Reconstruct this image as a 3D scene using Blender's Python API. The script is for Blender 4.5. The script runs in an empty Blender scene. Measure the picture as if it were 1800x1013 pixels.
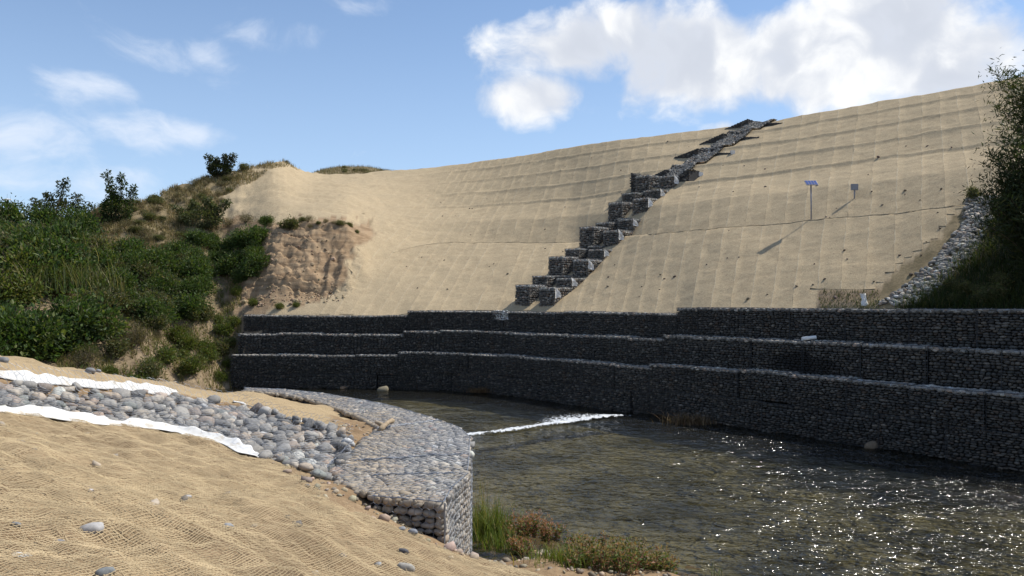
import bpy, bmesh, math, random
import numpy as np
from mathutils import Vector

# ------------------------------------------------------------------ camera, world, sun
SC = bpy.context.scene
COL = SC.collection
F, HZ, CH = 1400.0, 530.0, 4.45          # focal length (px of an 1800 px frame), horizon row, eye height over the water

cam = bpy.data.cameras.new('camera')
cam.sensor_width = 36.0
cam.lens = 36.0 * F / 1800.0
cam.shift_y = (HZ - 506.5) / 1800.0
cam.clip_start = 0.1
cam.clip_end = 3000.0
camo = bpy.data.objects.new('camera', cam)
COL.objects.link(camo)
camo.location = (0, 0, CH)
camo.rotation_euler = (math.radians(90), 0, 0)
SC.camera = camo

SUN_AZ, SUN_EL = math.radians(72.0), math.radians(53.0)     # azimuth clockwise from +Y
SUN_DIR = Vector((math.sin(SUN_AZ) * math.cos(SUN_EL), math.cos(SUN_AZ) * math.cos(SUN_EL), math.sin(SUN_EL)))
sl = bpy.data.lights.new('sun', 'SUN')
sl.energy = 4.6
sl.angle = math.radians(0.53)
sl.color = (1.0, 0.95, 0.86)
so = bpy.data.objects.new('sun', sl)
COL.objects.link(so)
so.rotation_euler = SUN_DIR.to_track_quat('Z', 'Y').to_euler()

SC.view_settings.view_transform = 'Standard'
SC.view_settings.look = 'None'
SC.view_settings.gamma = 1.0
SC.view_settings.use_curve_mapping = False
SC.view_settings.exposure = 0.2
SC.cycles.use_denoising = True
SC.cycles.max_bounces = 6
SC.cycles.transparent_max_bounces = 24
SC.cycles.caustics_reflective = False
SC.cycles.caustics_refractive = False


class NT:
    """small helper for node trees"""
    def __init__(self, tree):
        self.t = tree
        tree.nodes.clear()

    def n(self, typ, ins=None, **kw):
        nd = self.t.nodes.new(typ)
        for k, v in kw.items():
            setattr(nd, k, v)
        for k, v in (ins or {}).items():
            self.put(nd.inputs[k], v)
        return nd

    def put(self, sock, v):
        if isinstance(v, bpy.types.NodeSocket):
            self.t.links.new(v, sock)
        elif isinstance(v, bpy.types.Node):
            self.t.links.new(v.outputs[0], sock)
        else:
            if isinstance(v, (tuple, list)) and len(v) == 3 and sock.type == 'RGBA':
                v = (*v, 1.0)
            sock.default_value = v

    def math(self, op, a, b=0.0, c=0.0, clamp=False):
        nd = self.t.nodes.new('ShaderNodeMath')
        nd.operation = op
        nd.use_clamp = clamp
        for i, v in enumerate((a, b, c)):
            self.put(nd.inputs[i], v)
        return nd.outputs[0]

    def vmath(self, op, a, b=(0, 0, 0)):
        nd = self.t.nodes.new('ShaderNodeVectorMath')
        nd.operation = op
        self.put(nd.inputs[0], a)
        self.put(nd.inputs[1], b)
        return nd.outputs['Value'] if op in ('LENGTH', 'DOT_PRODUCT', 'DISTANCE') else nd.outputs[0]

    def mix(self, f, a, b, mode='MIX'):
        nd = self.t.nodes.new('ShaderNodeMix')
        nd.data_type = 'RGBA'
        nd.blend_type = mode
        self.put(nd.inputs[0], f)
        self.put(nd.inputs[6], a)
        self.put(nd.inputs[7], b)
        return nd.outputs[2]

    def noise(self, vec, scale, detail=4.0, rough=0.55, dist=0.0):
        nd = self.n('ShaderNodeTexNoise', {'Scale': scale, 'Detail': detail, 'Roughness': rough, 'Distortion': dist})
        if vec is not None:
            self.put(nd.inputs['Vector'], vec)
        return nd.outputs['Fac']

    def ramp(self, fac, stops):
        nd = self.n('ShaderNodeValToRGB', {'Fac': fac})
        el = nd.color_ramp.elements
        while len(el) < len(stops):
            el.new(0.5)
        for e, (p, c) in zip(el, stops):
            e.position = p
            e.color = (*c, 1.0) if len(c) == 3 else c
        return nd.outputs[0]

    def rng(self, v, a, b, c=0.0, d=1.0, smooth=True):
        nd = self.n('ShaderNodeMapRange', {'Value': v, 'From Min': a, 'From Max': b, 'To Min': c, 'To Max': d})
        nd.interpolation_type = 'SMOOTHSTEP' if smooth else 'LINEAR'
        nd.clamp = True
        return nd.outputs[0]


def build_world():
    w = bpy.data.worlds.new('World')
    SC.world = w
    w.use_nodes = True
    t = NT(w.node_tree)
    sky = t.n('ShaderNodeTexSky', sky_type='NISHITA', sun_disc=False, sun_elevation=SUN_EL, sun_rotation=SUN_AZ,
              altitude=600.0, air_density=1.0, dust_density=.5, ozone_density=2.0)
    co = t.n('ShaderNodeTexCoord')
    d = co.outputs['Generated']

    def dirn(px, py):
        v = Vector(((px - 900) / F, 1.0, (HZ - py) / F)).normalized()
        return tuple(v)

    def blob(px, py, rx, ry, k=1.0):
        c = dirn(px, py)
        q = t.vmath('MULTIPLY', t.vmath('SUBTRACT', d, c), (F / rx, F / rx, F / ry))
        return t.rng(t.vmath('LENGTH', q), 1.35, 0.0, 0.0, k)

    def total(lst):
        s = lst[0]
        for b in lst[1:]:
            s = t.math('MAXIMUM', s, b)
        return s
    warp = t.n('ShaderNodeTexNoise', {'Vector': d, 'Scale': 8.0, 'Detail': 2.0, 'Roughness': 0.5})
    sc = t.t.nodes.new('ShaderNodeVectorMath')
    sc.operation = 'SCALE'
    t.put(sc.inputs[0], t.vmath('SUBTRACT', warp.outputs['Color'], (.5, .5, .5)))
    sc.inputs[3].default_value = 0.09
    dw = t.vmath('ADD', d, sc.outputs[0])
    # heaped white cumulus
    cum = total([blob(1040, 85, 210, 95, 1.1), blob(1230, 110, 240, 115, 1.15), blob(958, 172, 130, 78, 1.08),
                 blob(1490, 80, 310, 135, 1.2), blob(1710, 110, 280, 105, 1.15), blob(1270, 226, 60, 26, .7),
                 blob(2050, 60, 350, 150, .9)])
    n1 = t.noise(dw, 8.0, 7.0, 0.56)
    n2 = t.noise(t.vmath('ADD', dw, (.020, .0, .050)), 8.0, 3.0, 0.5)
    fld = t.math('ADD', cum, t.math('MULTIPLY', t.math('SUBTRACT', n1, 0.5), 2.3))
    dens = t.math('POWER', t.rng(fld, 0.44, 0.92), .8)
    lit = t.rng(t.math('SUBTRACT', n1, n2), -0.10, 0.11)
    deep = t.rng(fld, 0.7, 1.2)
    # thin veils
    thin = total([blob(280, 92, 150, 50, .66), blob(150, 150, 150, 42, .60), blob(265, 235, 150, 48, .74),
                  blob(60, 240, 160, 60, .56), blob(120, 325, 300, 50, .52), blob(480, 60, 130, 45, .42), blob(640, 10, 110, 26, .42),
                  blob(1640, 215, 300, 60, .55), blob(-350, 140, 300, 110, .6)])
    mp = t.n('ShaderNodeMapping', {'Vector': dw, 'Scale': (4.5, 4.5, 9.0), 'Rotation': (0, 0.45, 0)})
    n3 = t.noise(mp.outputs[0], 2.2, 6.0, 0.6)
    tf = t.math('ADD', thin, t.math('MULTIPLY', t.math('SUBTRACT', n3, 0.5), 1.7))
    tden = t.math('MULTIPLY', t.rng(tf, 0.22, 1.0), 0.75)
    # broken clouds over the rest of the sky
    sep = t.n('ShaderNodeSeparateXYZ', {0: d})
    other = t.math('MAXIMUM', t.rng(sep.outputs[1], 0.55, 0.2), t.rng(sep.outputs[2], 0.45, 0.6))
    bden = t.math('MULTIPLY', t.rng(n2, 0.54, 0.68), other)
    ccol = t.mix(lit, (6.4, 6.8, 7.6), (9.0, 9.1, 9.2))
    ccol = t.mix(t.math('MULTIPLY', t.math('MULTIPLY', deep, .85), t.math('SUBTRACT', 1.0, lit)), ccol, (5.7, 6.1, 6.9))
    # pale summer haze low over the land
    hz = t.mix(1.0, sky.outputs[0], (1.0, 1.14, 1.26), 'MULTIPLY')
    base = t.mix(t.rng(sep.outputs[2], -0.02, 0.42, 0.58, 0.14), hz, (5.7, 7.3, 9.6))
    c = t.mix(tden, base, (7.9, 8.4, 9.3))
    c = t.mix(bden, c, (7.8, 8.1, 8.6))
    c = t.mix(dens, c, ccol)
    bg = t.n('ShaderNodeBackground', {'Color': c, 'Strength': 0.1})
    t.n('ShaderNodeOutputWorld', {0: bg})
    w.cycles.sampling_method = 'MANUAL'
    w.cycles.sample_map_resolution = 256


build_world()

# ------------------------------------------------------------------ generic helpers
R = np.random.RandomState(7)
random.seed(7)


def hash2(ix, iy, seed):
    h = (ix.astype(np.int64) * 374761393 + iy.astype(np.int64) * 668265263 + seed * 974711) & 0x7fffffff
    h = ((h ^ (h >> 13)) * 1274126177) & 0x7fffffff
    return ((h ^ (h >> 16)) & 0xffff) / 65535.0


def vnoise(x, y, seed=0):
    x = np.asarray(x, float); y = np.asarray(y, float)
    ix, iy = np.floor(x), np.floor(y)
    fx, fy = x - ix, y - iy
    fx = fx * fx * (3 - 2 * fx); fy = fy * fy * (3 - 2 * fy)
    a = hash2(ix, iy, seed); b = hash2(ix + 1, iy, seed); c = hash2(ix, iy + 1, seed); d = hash2(ix + 1, iy + 1, seed)
    return (a * (1 - fx) + b * fx) * (1 - fy) + (c * (1 - fx) + d * fx) * fy - 0.5


def fbm(x, y, seed=0, oct=4, gain=0.5):
    s, a = 0.0, 1.0
    for i in range(oct):
        s = s + a * vnoise(np.asarray(x) * 2 ** i, np.asarray(y) * 2 ** i, seed + i * 17)
        a *= gain
    return s


def sstep(a, b, x):
    t = np.clip((np.asarray(x, float) - a) / (b - a), 0, 1)
    return t * t * (3 - 2 * t)


def W(px, py, z):
    """point of the plane at height z seen at that spot of the frame -> world"""
    D = F * (CH - z) / (py - HZ)
    return np.array([(px - 900) / F * D, D, z])


def mk_mesh(name, V, faces, mats=(), col=None, smooth=True, matidx=None):
    """faces: list of (n,k) int arrays"""
    me = bpy.data.meshes.new(name)
    V = np.asarray(V, np.float32)
    faces = [np.asarray(f, np.int32) for f in faces if len(f)]
    nl = sum(f.size for f in faces); nf = sum(len(f) for f in faces)
    me.vertices.add(len(V)); me.loops.add(nl); me.polygons.add(nf)
    me.vertices.foreach_set('co', V.ravel())
    me.loops.foreach_set('vertex_index', np.concatenate([f.ravel() for f in faces]))
    tot = np.concatenate([np.full(len(f), f.shape[1], np.int32) for f in faces])
    st = np.concatenate([[0], np.cumsum(tot)[:-1]]).astype(np.int32)
    me.polygons.foreach_set('loop_start', st)
    me.polygons.foreach_set('loop_total', tot)
    me.polygons.foreach_set('use_smooth', np.full(nf, smooth, bool))
    if matidx is not None:
        me.polygons.foreach_set('material_index', np.asarray(matidx, np.int32))
    if col is not None:
        at = me.color_attributes.new('Col', 'FLOAT_COLOR', 'POINT')
        c = np.ones((len(V), 4), np.float32)
        c[:, :col.shape[1]] = col
        at.data.foreach_set('color', c.ravel())
    for m in mats:
        me.materials.append(m)
    me.update(calc_edges=True)
    me.validate()
    return me


def obj(name, me, parent=None, loc=None, rz=None, kind=None, label=None, cat=None, group=None):
    o = bpy.data.objects.new(name, me)
    COL.objects.link(o)
    if parent is not None:
        o.parent = parent
    if loc is not None:
        o.location = loc
    if rz is not None:
        o.rotation_euler = (0, 0, rz)
    if kind: o['kind'] = kind
    if label: o['label'] = label
    if cat: o['category'] = cat
    if group: o['group'] = group
    return o


def join(parts):
    """parts: list of (V, [faces], col) -> one (V, faces, col)"""
    Vs, Fs, Cs, n = [], {}, [], 0
    for V, fs, c in parts:
        Vs.append(V)
        for f in fs:
            f = np.asarray(f)
            if len(f):
                Fs.setdefault(f.shape[1], []).append(f + n)
        Cs.append(c if c is not None else np.ones((len(V), 3)))
        n += len(V)
    return np.concatenate(Vs), [np.concatenate(v) for v in Fs.values()], np.concatenate(Cs)


def box(x0, x1, y0, y1, z0, z1, c=(.1, .1, .1)):
    V = np.array([[x, y, z] for z in (z0, z1) for y in (y0, y1) for x in (x0, x1)], float)
    Fq = np.array([[0, 2, 3, 1], [4, 5, 7, 6], [0, 1, 5, 4], [2, 6, 7, 3], [0, 4, 6, 2], [1, 3, 7, 5]])
    return V, [Fq], np.tile(np.array(c, float), (8, 1))


def tube(pts, r, c=(.2, .2, .2), sides=5, cap=True):
    pts = np.asarray(pts, float)
    n = len(pts)
    r = np.full(n, r) if np.isscalar(r) else np.asarray(r)
    T = np.gradient(pts, axis=0)
    T /= np.linalg.norm(T, axis=1)[:, None] + 1e-9
    ref = np.where(np.abs(T[:, 2:3]) > .9, [[1.0, 0, 0]], [[0, 0, 1.0]])
    U = np.cross(T, ref); U /= np.linalg.norm(U, axis=1)[:, None] + 1e-9
    Wv = np.cross(T, U)
    a = np.arange(sides) / sides * 2 * math.pi
    V = pts[:, None, :] + r[:, None, None] * (U[:, None, :] * np.cos(a)[None, :, None] + Wv[:, None, :] * np.sin(a)[None, :, None])
    V = V.reshape(-1, 3)
    i = np.arange(n - 1)[:, None] * sides; j = np.arange(sides)[None]; k = (j + 1) % sides
    Q = np.stack([i + j, i + k, i + sides + k, i + sides + j], -1).reshape(-1, 4)
    fs = [Q]
    if cap:
        V = np.concatenate([V, pts[:1], pts[-1:]])
        m = n * sides
        t1 = np.stack([np.full(sides, m), (np.arange(sides) + 1) % sides, np.arange(sides)], 1)
        b = (n - 1) * sides
        t2 = np.stack([np.full(sides, m + 1), b + np.arange(sides), b + (np.arange(sides) + 1) % sides], 1)
        fs.append(np.concatenate([t1, t2]))
    return V, fs, np.tile(np.array(c, float), (len(V), 1))


# ------------------------------------------------------------------ materials
def new_mat(name):
    m = bpy.data.materials.new(name)
    m.use_nodes = True
    return m, NT(m.node_tree)


def finish(t, color, rough=0.9, bump=None, bstr=0.3, bdist=0.02, spec=0.25, **extra):
    p = t.n('ShaderNodeBsdfPrincipled', {'Base Color': color, 'Roughness': rough, 'Specular IOR Level': spec})
    for k, v in extra.items():
        t.put(p.inputs[k], v)
    if bump is not None:
        b = t.n('ShaderNodeBump', {'Height': bump, 'Strength': bstr, 'Distance': bdist})
        t.put(p.inputs['Normal'], b.outputs[0])
    t.n('ShaderNodeOutputMaterial', {0: p.outputs[0]})


def geo_pos(t):
    return t.n('ShaderNodeNewGeometry').outputs['Position']


def mat_stone(name, source):
    """river cobble: colour from a vertex attribute or the object's own colour"""
    m, t = new_mat(name)
    if source == 'attr':
        c = t.n('ShaderNodeVertexColor', layer_name='Col').outputs[0]
    else:
        c = t.n('ShaderNodeObjectInfo').outputs['Color']
    pos = geo_pos(t)
    n = t.noise(pos, 26.0, 5.0, 0.62)
    c = t.mix(t.rng(n, .3, .7, 0, .55), c, t.mix(1.0, c, (.55, .55, .56), 'MULTIPLY'))
    n2 = t.noise(pos, 90.0, 3.0, 0.6)
    c = t.mix(t.rng(n2, .56, .74, 0, .35), c, (.42, .40, .37))
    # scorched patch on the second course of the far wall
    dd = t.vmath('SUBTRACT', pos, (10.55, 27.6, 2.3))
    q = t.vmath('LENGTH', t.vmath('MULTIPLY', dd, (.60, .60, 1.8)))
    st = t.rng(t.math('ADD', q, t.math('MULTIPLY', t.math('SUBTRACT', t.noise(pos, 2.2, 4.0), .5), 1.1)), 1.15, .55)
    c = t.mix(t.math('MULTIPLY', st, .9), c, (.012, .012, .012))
    finish(t, c, .82, n, .35, .01, .3)
    return m


def mat_plain(name, color, rough=0.7, var=0.25, scale=8.0, metal=0.0, bstr=0.0, spec=.3):
    m, t = new_mat(name)
    n = t.noise(geo_pos(t), scale, 5.0, .6)
    dark = tuple(c * (1 - var) for c in color)
    c = t.mix(t.rng(n, .3, .7), dark, color)
    finish(t, c, rough, n if bstr else None, bstr, .02, spec, **{'Metallic': metal})
    return m


def mat_attr(name, rough=.8, var=.2, scale=20.0, spec=.2, transl=0.0, bstr=0.0):
    m, t = new_mat(name)
    c = t.n('ShaderNodeVertexColor', layer_name='Col').outputs[0]
    oi = t.n('ShaderNodeObjectInfo')
    n = t.noise(geo_pos(t), scale, 3.0, .6)
    c = t.mix(t.rng(n, .3, .7, 0, var), c, (.01, .012, .008))
    c = t.mix(t.math('MULTIPLY', oi.outputs['Random'], .3), c, t.mix(1.0, c, (1.25, 1.05, .7), 'MULTIPLY'))
    p = t.n('ShaderNodeBsdfPrincipled', {'Base Color': c, 'Roughness': rough, 'Specular IOR Level': spec})
    if bstr:
        b = t.n('ShaderNodeBump', {'Height': n, 'Strength': bstr, 'Distance': .03})
        t.put(p.inputs['Normal'], b.outputs[0])
    sh = p.outputs[0]
    if transl:
        tr = t.n('ShaderNodeBsdfTranslucent', {'Color': t.mix(1.0, c, (1.2, 1.25, .6), 'MULTIPLY')})
        mx = t.n('ShaderNodeMixShader', {0: transl, 1: sh, 2: tr.outputs[0]})
        sh = mx.outputs[0]
    t.n('ShaderNodeOutputMaterial', {0: sh})
    return m


JUTE_A, JUTE_B = (.50, .40, .258), (.41, .325, .208)


def jute_color(t, pos, fine):
    big = t.noise(pos, .35, 5.0, .6)
    mid = t.noise(pos, 2.4, 5.0, .65)
    fin = t.noise(pos, fine, 4.0, .7)
    c = t.mix(t.rng(mid, .32, .68), JUTE_B, JUTE_A)
    c = t.mix(t.rng(big, .35, .65, 0, .5), c, (.46, .37, .24))
    c = t.mix(t.rng(fin, .40, .66, 0, .75), c, (.23, .17, .105))
    sm = t.noise(pos, 11.0, 5.0, .7)
    c = t.mix(t.rng(sm, .52, .70, 0, .6), c, (.25, .19, .122))
    spots = t.noise(pos, 5.5, 3.0, .6)
    c = t.mix(t.rng(spots, .66, .74, 0, .6), c, (.17, .12, .08))
    return c, mid, fin


def mat_jute(name, fine=38.0):
    m, t = new_mat(name)
    pos = geo_pos(t)
    c, mid, fin = jute_color(t, pos, fine)
    h = t.math('ADD', t.math('MULTIPLY', mid, 1.0), t.math('MULTIPLY', fin, .35))
    finish(t, c, .95, h, .55, .08, .1)
    return m


def mat_ground(name, fine, tone=(1, 1, 1)):
    """ground sheets: R of the attribute = matting, G = clay, B = dry grass soil, else earth"""
    m, t = new_mat(name)
    at = t.n('ShaderNodeVertexColor', layer_name='Col')
    sep = t.n('ShaderNodeSeparateColor', {0: at.outputs[0]})
    pos = geo_pos(t)
    j, mid, fin = jute_color(t, pos, fine)
    n1 = t.noise(pos, 1.3, 6.0, .62)
    n2 = t.noise(pos, 14.0, 5.0, .65)
    earth = t.mix(t.rng(n1, .35, .65), (.195, .14, .09), (.315, .235, .155))
    earth = t.mix(t.rng(n2, .35, .7, 0, .6), earth, (.15, .105, .07))
    clay = t.mix(t.rng(t.noise(t.n('ShaderNodeMapping', {'Vector': pos, 'Scale': (.5, .5, 3.0)}).outputs[0], 1.6, 5.0, .6), .35, .65), (.21, .145, .088), (.345, .25, .155))
    clay = t.mix(t.rng(n2, .4, .7, 0, .5), clay, (.27, .175, .105))
    gr = t.mix(t.rng(n1, .35, .6), (.15, .118, .068), (.27, .21, .125))
    gr = t.mix(t.rng(n2, .45, .65, 0, .55), gr, (.115, .105, .055))
    c = t.mix(sep.outputs[1], earth, clay)
    c = t.mix(sep.outputs[2], c, gr)
    c = t.mix(sep.outputs[0], c, j)
    c = t.mix(1.0, c, tone, 'MULTIPLY')
    h = t.math('ADD', mid, t.math('MULTIPLY', n2, .5))
    finish(t, c, .95, h, .6, .07, .1)
    return m


M = {}
M['stone'] = mat_stone('river_stone', 'attr')
M['stone_one'] = mat_stone('river_stone_single', 'obj')
M['fill'] = mat_plain('stone_fill', (.045, .045, .048), .95, .5, 9.0, bstr=.5)
M['wire'] = mat_plain('galvanised_wire', (.30, .32, .36), .45, .25, 30.0, metal=.6)
M['old_wire'] = mat_plain('dull_wire', (.05, .052, .055), .6, .3, 30.0, metal=.2)
M['jute'] = mat_jute('jute_matting')
M['hem'] = mat_plain('jute_seam', (.49, .40, .268), .95, .3, 9.0, bstr=.4)
M['ground'] = mat_ground('hillside_ground', 38.0)
M['bank'] = mat_ground('bank_ground', 70.0, (1.0, .96, .88))
M['thread'] = mat_plain('jute_thread', (.48, .37, .22), .9, .35, 3.0)
def mat_cloth():
    m, t = new_mat('white_geotextile')
    pos = geo_pos(t)
    c = t.mix(t.rng(t.noise(pos, 3.0, 4.0, .6), .35, .65), (.60, .59, .565), (.70, .695, .68))
    c = t.mix(t.rng(t.noise(pos, 5.0, 5.0, .7), .50, .68, 0, .75), c, (.42, .35, .25))
    finish(t, c, .95, t.noise(pos, 25.0, 4.0, .6), .35, .01, .1)
    return m


M['cloth'] = mat_cloth()
M['leaf'] = mat_attr('leaves', .55, .25, 6.0, .3, .42)
M['dry'] = mat_attr('dry_stalks', .9, .25, 8.0, .1, .15)
M['bark'] = mat_plain('bark', (.13, .095, .065), .9, .4, 14.0, bstr=.4)
M['steel'] = mat_plain('painted_steel', (.30, .30, .32), .5, .2, 12.0, metal=.3)
M['white'] = mat_plain('white_plastic', (.78, .78, .76), .5, .12, 8.0)
M['wood'] = mat_plain('driftwood', (.42, .32, .21), .85, .35, 18.0, bstr=.4)


# ------------------------------------------------------------------ far wall path
WP = np.array([[-14.8, 41.8], [-5.86, 41.0], [-2.9, 40.35], [-.9, 39.0], [5.4, 31.5], [10.4, 25.1], [13.35, 20.8], [17.9, 14.2], [21.5, 7.5]])
_seg = np.linalg.norm(np.diff(WP, axis=0), axis=1)
WS = np.concatenate([[0], np.cumsum(_seg)])


def wall_pt(s, off=0.0):
    s = np.atleast_1d(np.asarray(s, float))
    def raw(q):
        return np.stack([np.interp(q, WS, WP[:, 0]), np.interp(q, WS, WP[:, 1])], -1)
    a, b = raw(np.clip(s - .8, 0, WS[-1])), raw(np.clip(s + .8, 0, WS[-1]))
    d = b - a
    d /= np.linalg.norm(d, axis=1)[:, None]
    p = (raw(np.clip(s - .5, 0, WS[-1])) + raw(np.clip(s + .5, 0, WS[-1])) + 2 * raw(s)) / 4
    p[(s < .5)] = raw(s)[(s < .5)]
    n = np.stack([-d[:, 1], d[:, 0]], -1)
    return p + n * off


def wall_s_at_px(px, off=0.0):
    s = np.linspace(0, WS[-1], 2000)
    p = wall_pt(s, off)
    q = 900 + F * p[:, 0] / p[:, 1]
    return float(np.interp(px, q, s))


S1, S2 = wall_s_at_px(700), wall_s_at_px(1141)
TOPS = ((1.65, 2.73, 3.68), (1.85, 2.93, 3.96), (2.0, 3.1, 4.2))
SETB = 0.85


def seg_of(s):
    return 0 if s < S1 else (1 if s < S2 else 2)


# ------------------------------------------------------------------ hillside height function
_TERR = (.38, .54, .70, .87)


def node_profile(px):
    """20 (depth, height) pairs running away from the river in one direction of view"""
    def zy(y, D):
        return CH + (HZ - y) / F * D
    bench_y = np.interp(px, [660, 760, 1000, 1100, 1150, 1250, 1400, 1550, 1700, 1800, 2300], [424, 428, 428, 417, 411, 402, 390, 377, 362, 352, 305])
    bench_z = np.interp(px, [660, 860, 1000], [8.45, 8.2, 8.0])
    crest_y = np.interp(px, [640, 700, 800, 860, 900, 1000, 1100, 1250, 1360, 1500, 1600, 1700, 1800, 2300], [305, 299, 291, 283, 276, 260, 245, 228, 213, 188, 170, 152, 135, 45])
    ss = wall_s_at_px(px, 2.4) if px > 400 else 0
    pb = wall_pt(ss, 2.4)[0]
    top = np.interp(ss, [S1 - .5, S1 + .5, S2 - .5, S2 + .5], [3.68, 3.96, 3.96, 4.2]) - .1
    D0 = pb[1]
    if px == 430:
        D0, top = D0 - 1.6, top - 1.5
    if px >= 690:
        D1 = F * (bench_z - CH) / (HZ - bench_y)
        z1 = bench_z
        zc = np.interp(px, [640, 700, 800], [15.8, 16.6, 17.0])
        Dc = F * (zc - CH) / (HZ - crest_y)
        N = [(D0, top), (D0 + .5 * (D1 - D0), top + .5 * (z1 - top)), (D1, z1), (D1 + .7, z1 - .10)]
        u2 = .07
        N.append((D1 + .2 * (Dc - D1), z1 + .2 * (zc - z1) + .1))
        for u in _TERR:
            D, z = D1 + u * (Dc - D1), z1 + u * (zc - z1)
            fl = .42 if px > 820 else .42 * max(0, (px - 690) / 130)
            N += [(D - .35, z - .30 * fl - .02), (D - .1, z + .30 * fl), (D + .75, z + .34 * fl + .06 * (1 - fl))]
        N += [(Dc, zc), (Dc + 5, zc + .1)]
        m2 = np.interp(px, [690, 720, 760, 800, 830], [19.5, 19.2, 18.0, 17.0, 16.6])
        N += [(Dc + 16, m2), (Dc + 120, 8.0)]
        return N
    T = {  # px: water/wall edge, bluff foot, top of the hollow, bluff brim, mid, crest, far
        640: [(D0, top), (46.4, zy(508, 46.4)), (47.4, zy(478, 47.4)), (50.5, zy(414, 50.5)), (60, zy(344, 60)), (71.5, zy(306, 71.5)), (87, zy(291, 87))],
        600: [(D0, top), (45.9, zy(512, 45.9)), (46.4, zy(488, 46.4)), (49.8, zy(397, 49.8)), (58, zy(342, 58)), (70, zy(308, 70)), (86, zy(293, 86))],
        550: [(D0, top), (45.9, zy(514, 45.9)), (46.3, zy(489, 46.3)), (49.8, zy(390, 49.8)), (57, zy(347, 57)), (68.5, zy(306, 68.5)), (85, zy(299, 85))],
        490: [(D0, top), (45.8, zy(516, 45.8)), (46.2, zy(490, 46.2)), (49.8, zy(400, 49.8)), (54, zy(356, 54)), (62, zy(281, 62)), (75, 13.0)],
        430: [(D0, top), (46.0, zy(522, 46.0)), (46.8, zy(498, 46.8)), (50.0, zy(425, 50.0)), (54.5, zy(370, 54.5)), (60, zy(300, 60)), (75, 11.5)],
        415: [(41.6, -.6), (45.0, zy(545, 45)), (47.2, zy(500, 47.2)), (50.2, zy(432, 50.2)), (54.5, zy(376, 54.5)), (59.5, zy(303, 59.5)), (74, 11)],
        396: [(40.8, -.6), (44.6, zy(572, 44.6)), (47.2, zy(515, 47.2)), (50.4, zy(448, 50.4)), (54.5, zy(385, 54.5)), (59, zy(306, 59)), (74, 11)],
        330: [(37.6, -.6), (42.5, zy(590, 42.5)), (45.0, zy(527, 45.0)), (48.2, zy(458, 48.2)), (52, zy(392, 52)), (57, zy(325, 57)), (72, 10)],
        240: [(34.8, -.6), (39.5, zy(595, 39.5)), (42.0, zy(538, 42.0)), (45.6, zy(470, 45.6)), (49, zy(415, 49)), (54, zy(356, 54)), (70, 8.5)],
        120: [(32.5, -.6), (37, 2.3), (39.5, 4.2), (42.5, 5.9), (46, 7.6), (51, zy(384, 51)), (68, 6.5)],
        0: [(30.5, -.6), (35, 2.1), (37.5, 3.9), (40.5, 5.4), (44, 6.9), (50, zy(392, 50)), (66, 6.0)],
        -600: [(24, -.6), (29, 1.8), (31.5, 3.5), (34.5, 4.9), (38, 6.0), (46, 8.3), (62, 5.0)],
    }[px]
    n0, nb, n1, bt, mid, cr, far = T
    N = [n0, nb, n1]
    xs = np.array([n1[0], bt[0], mid[0], cr[0]]); zs = np.array([n1[1], bt[1], mid[1], cr[1]])
    ub = (bt[0] - n1[0]) / (cr[0] - n1[0])
    us = [ub, max(ub + .02, .27)]
    for u in _TERR:
        us += [max(u - .02, ub + .05), max(u, ub + .07), max(u + .04, ub + .09)]
    for u in us:
        D = n1[0] + u * (cr[0] - n1[0])
        N.append((D, float(np.interp(D, xs, zs))))
    N += [cr, (cr[0] + 4, cr[1] - .1), far, (far[0] + 110, 2.0)]
    return N


KPX = [-600, 0, 120, 240, 330, 396, 415, 430, 490, 550, 600, 640] + list(range(700, 2301, 20))
KN = np.array([node_profile(p) for p in KPX])        # (K, 20, 2)
KPX = np.array(KPX, float)


def prof_at(px):
    px = np.asarray(px, float)
    i = np.clip(np.searchsorted(KPX, px) - 1, 0, len(KPX) - 2)
    f = np.clip((px - KPX[i]) / (KPX[i + 1] - KPX[i]), 0, 1)
    f = (np.where(px < 640, f * f * (3 - 2 * f), f) if len(KPX) < 200 else f)[:, None, None]
    return KN[i] * (1 - f) + KN[i + 1] * f


def _smooth_profiles():
    global KPX, KN
    grid = np.arange(-600, 2301, 10.0)
    G = prof_at(grid)
    k = np.exp(-.5 * (np.arange(-16, 17) / 6.0) ** 2); k /= k.sum()
    Gs = np.stack([np.convolve(np.pad(G[:, i, j], 16, mode='edge'), k, 'valid') for i in range(G.shape[1]) for j in range(2)], 1).reshape(G.shape)
    w = (sstep(620, 680, grid) * sstep(1040, 960, grid))[:, None, None]
    w = np.broadcast_to(w, G.shape).copy()
    w[:, 0] = 0
    KN = G * (1 - w) + Gs * w
    k2 = np.exp(-.5 * (np.arange(-6, 7) / 1.8) ** 2); k2 /= k2.sum()
    G2 = np.stack([np.convolve(np.pad(KN[:, i, j], 6, mode='edge'), k2, 'valid') for i in range(G.shape[1]) for j in range(2)], 1).reshape(G.shape)
    w2 = (sstep(400, 440, grid) * sstep(760, 700, grid))[:, None, None]
    KN[:, 5:] = KN[:, 5:] * (1 - w2) + G2[:, 5:] * w2
    KPX = grid


_smooth_profiles()


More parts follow.
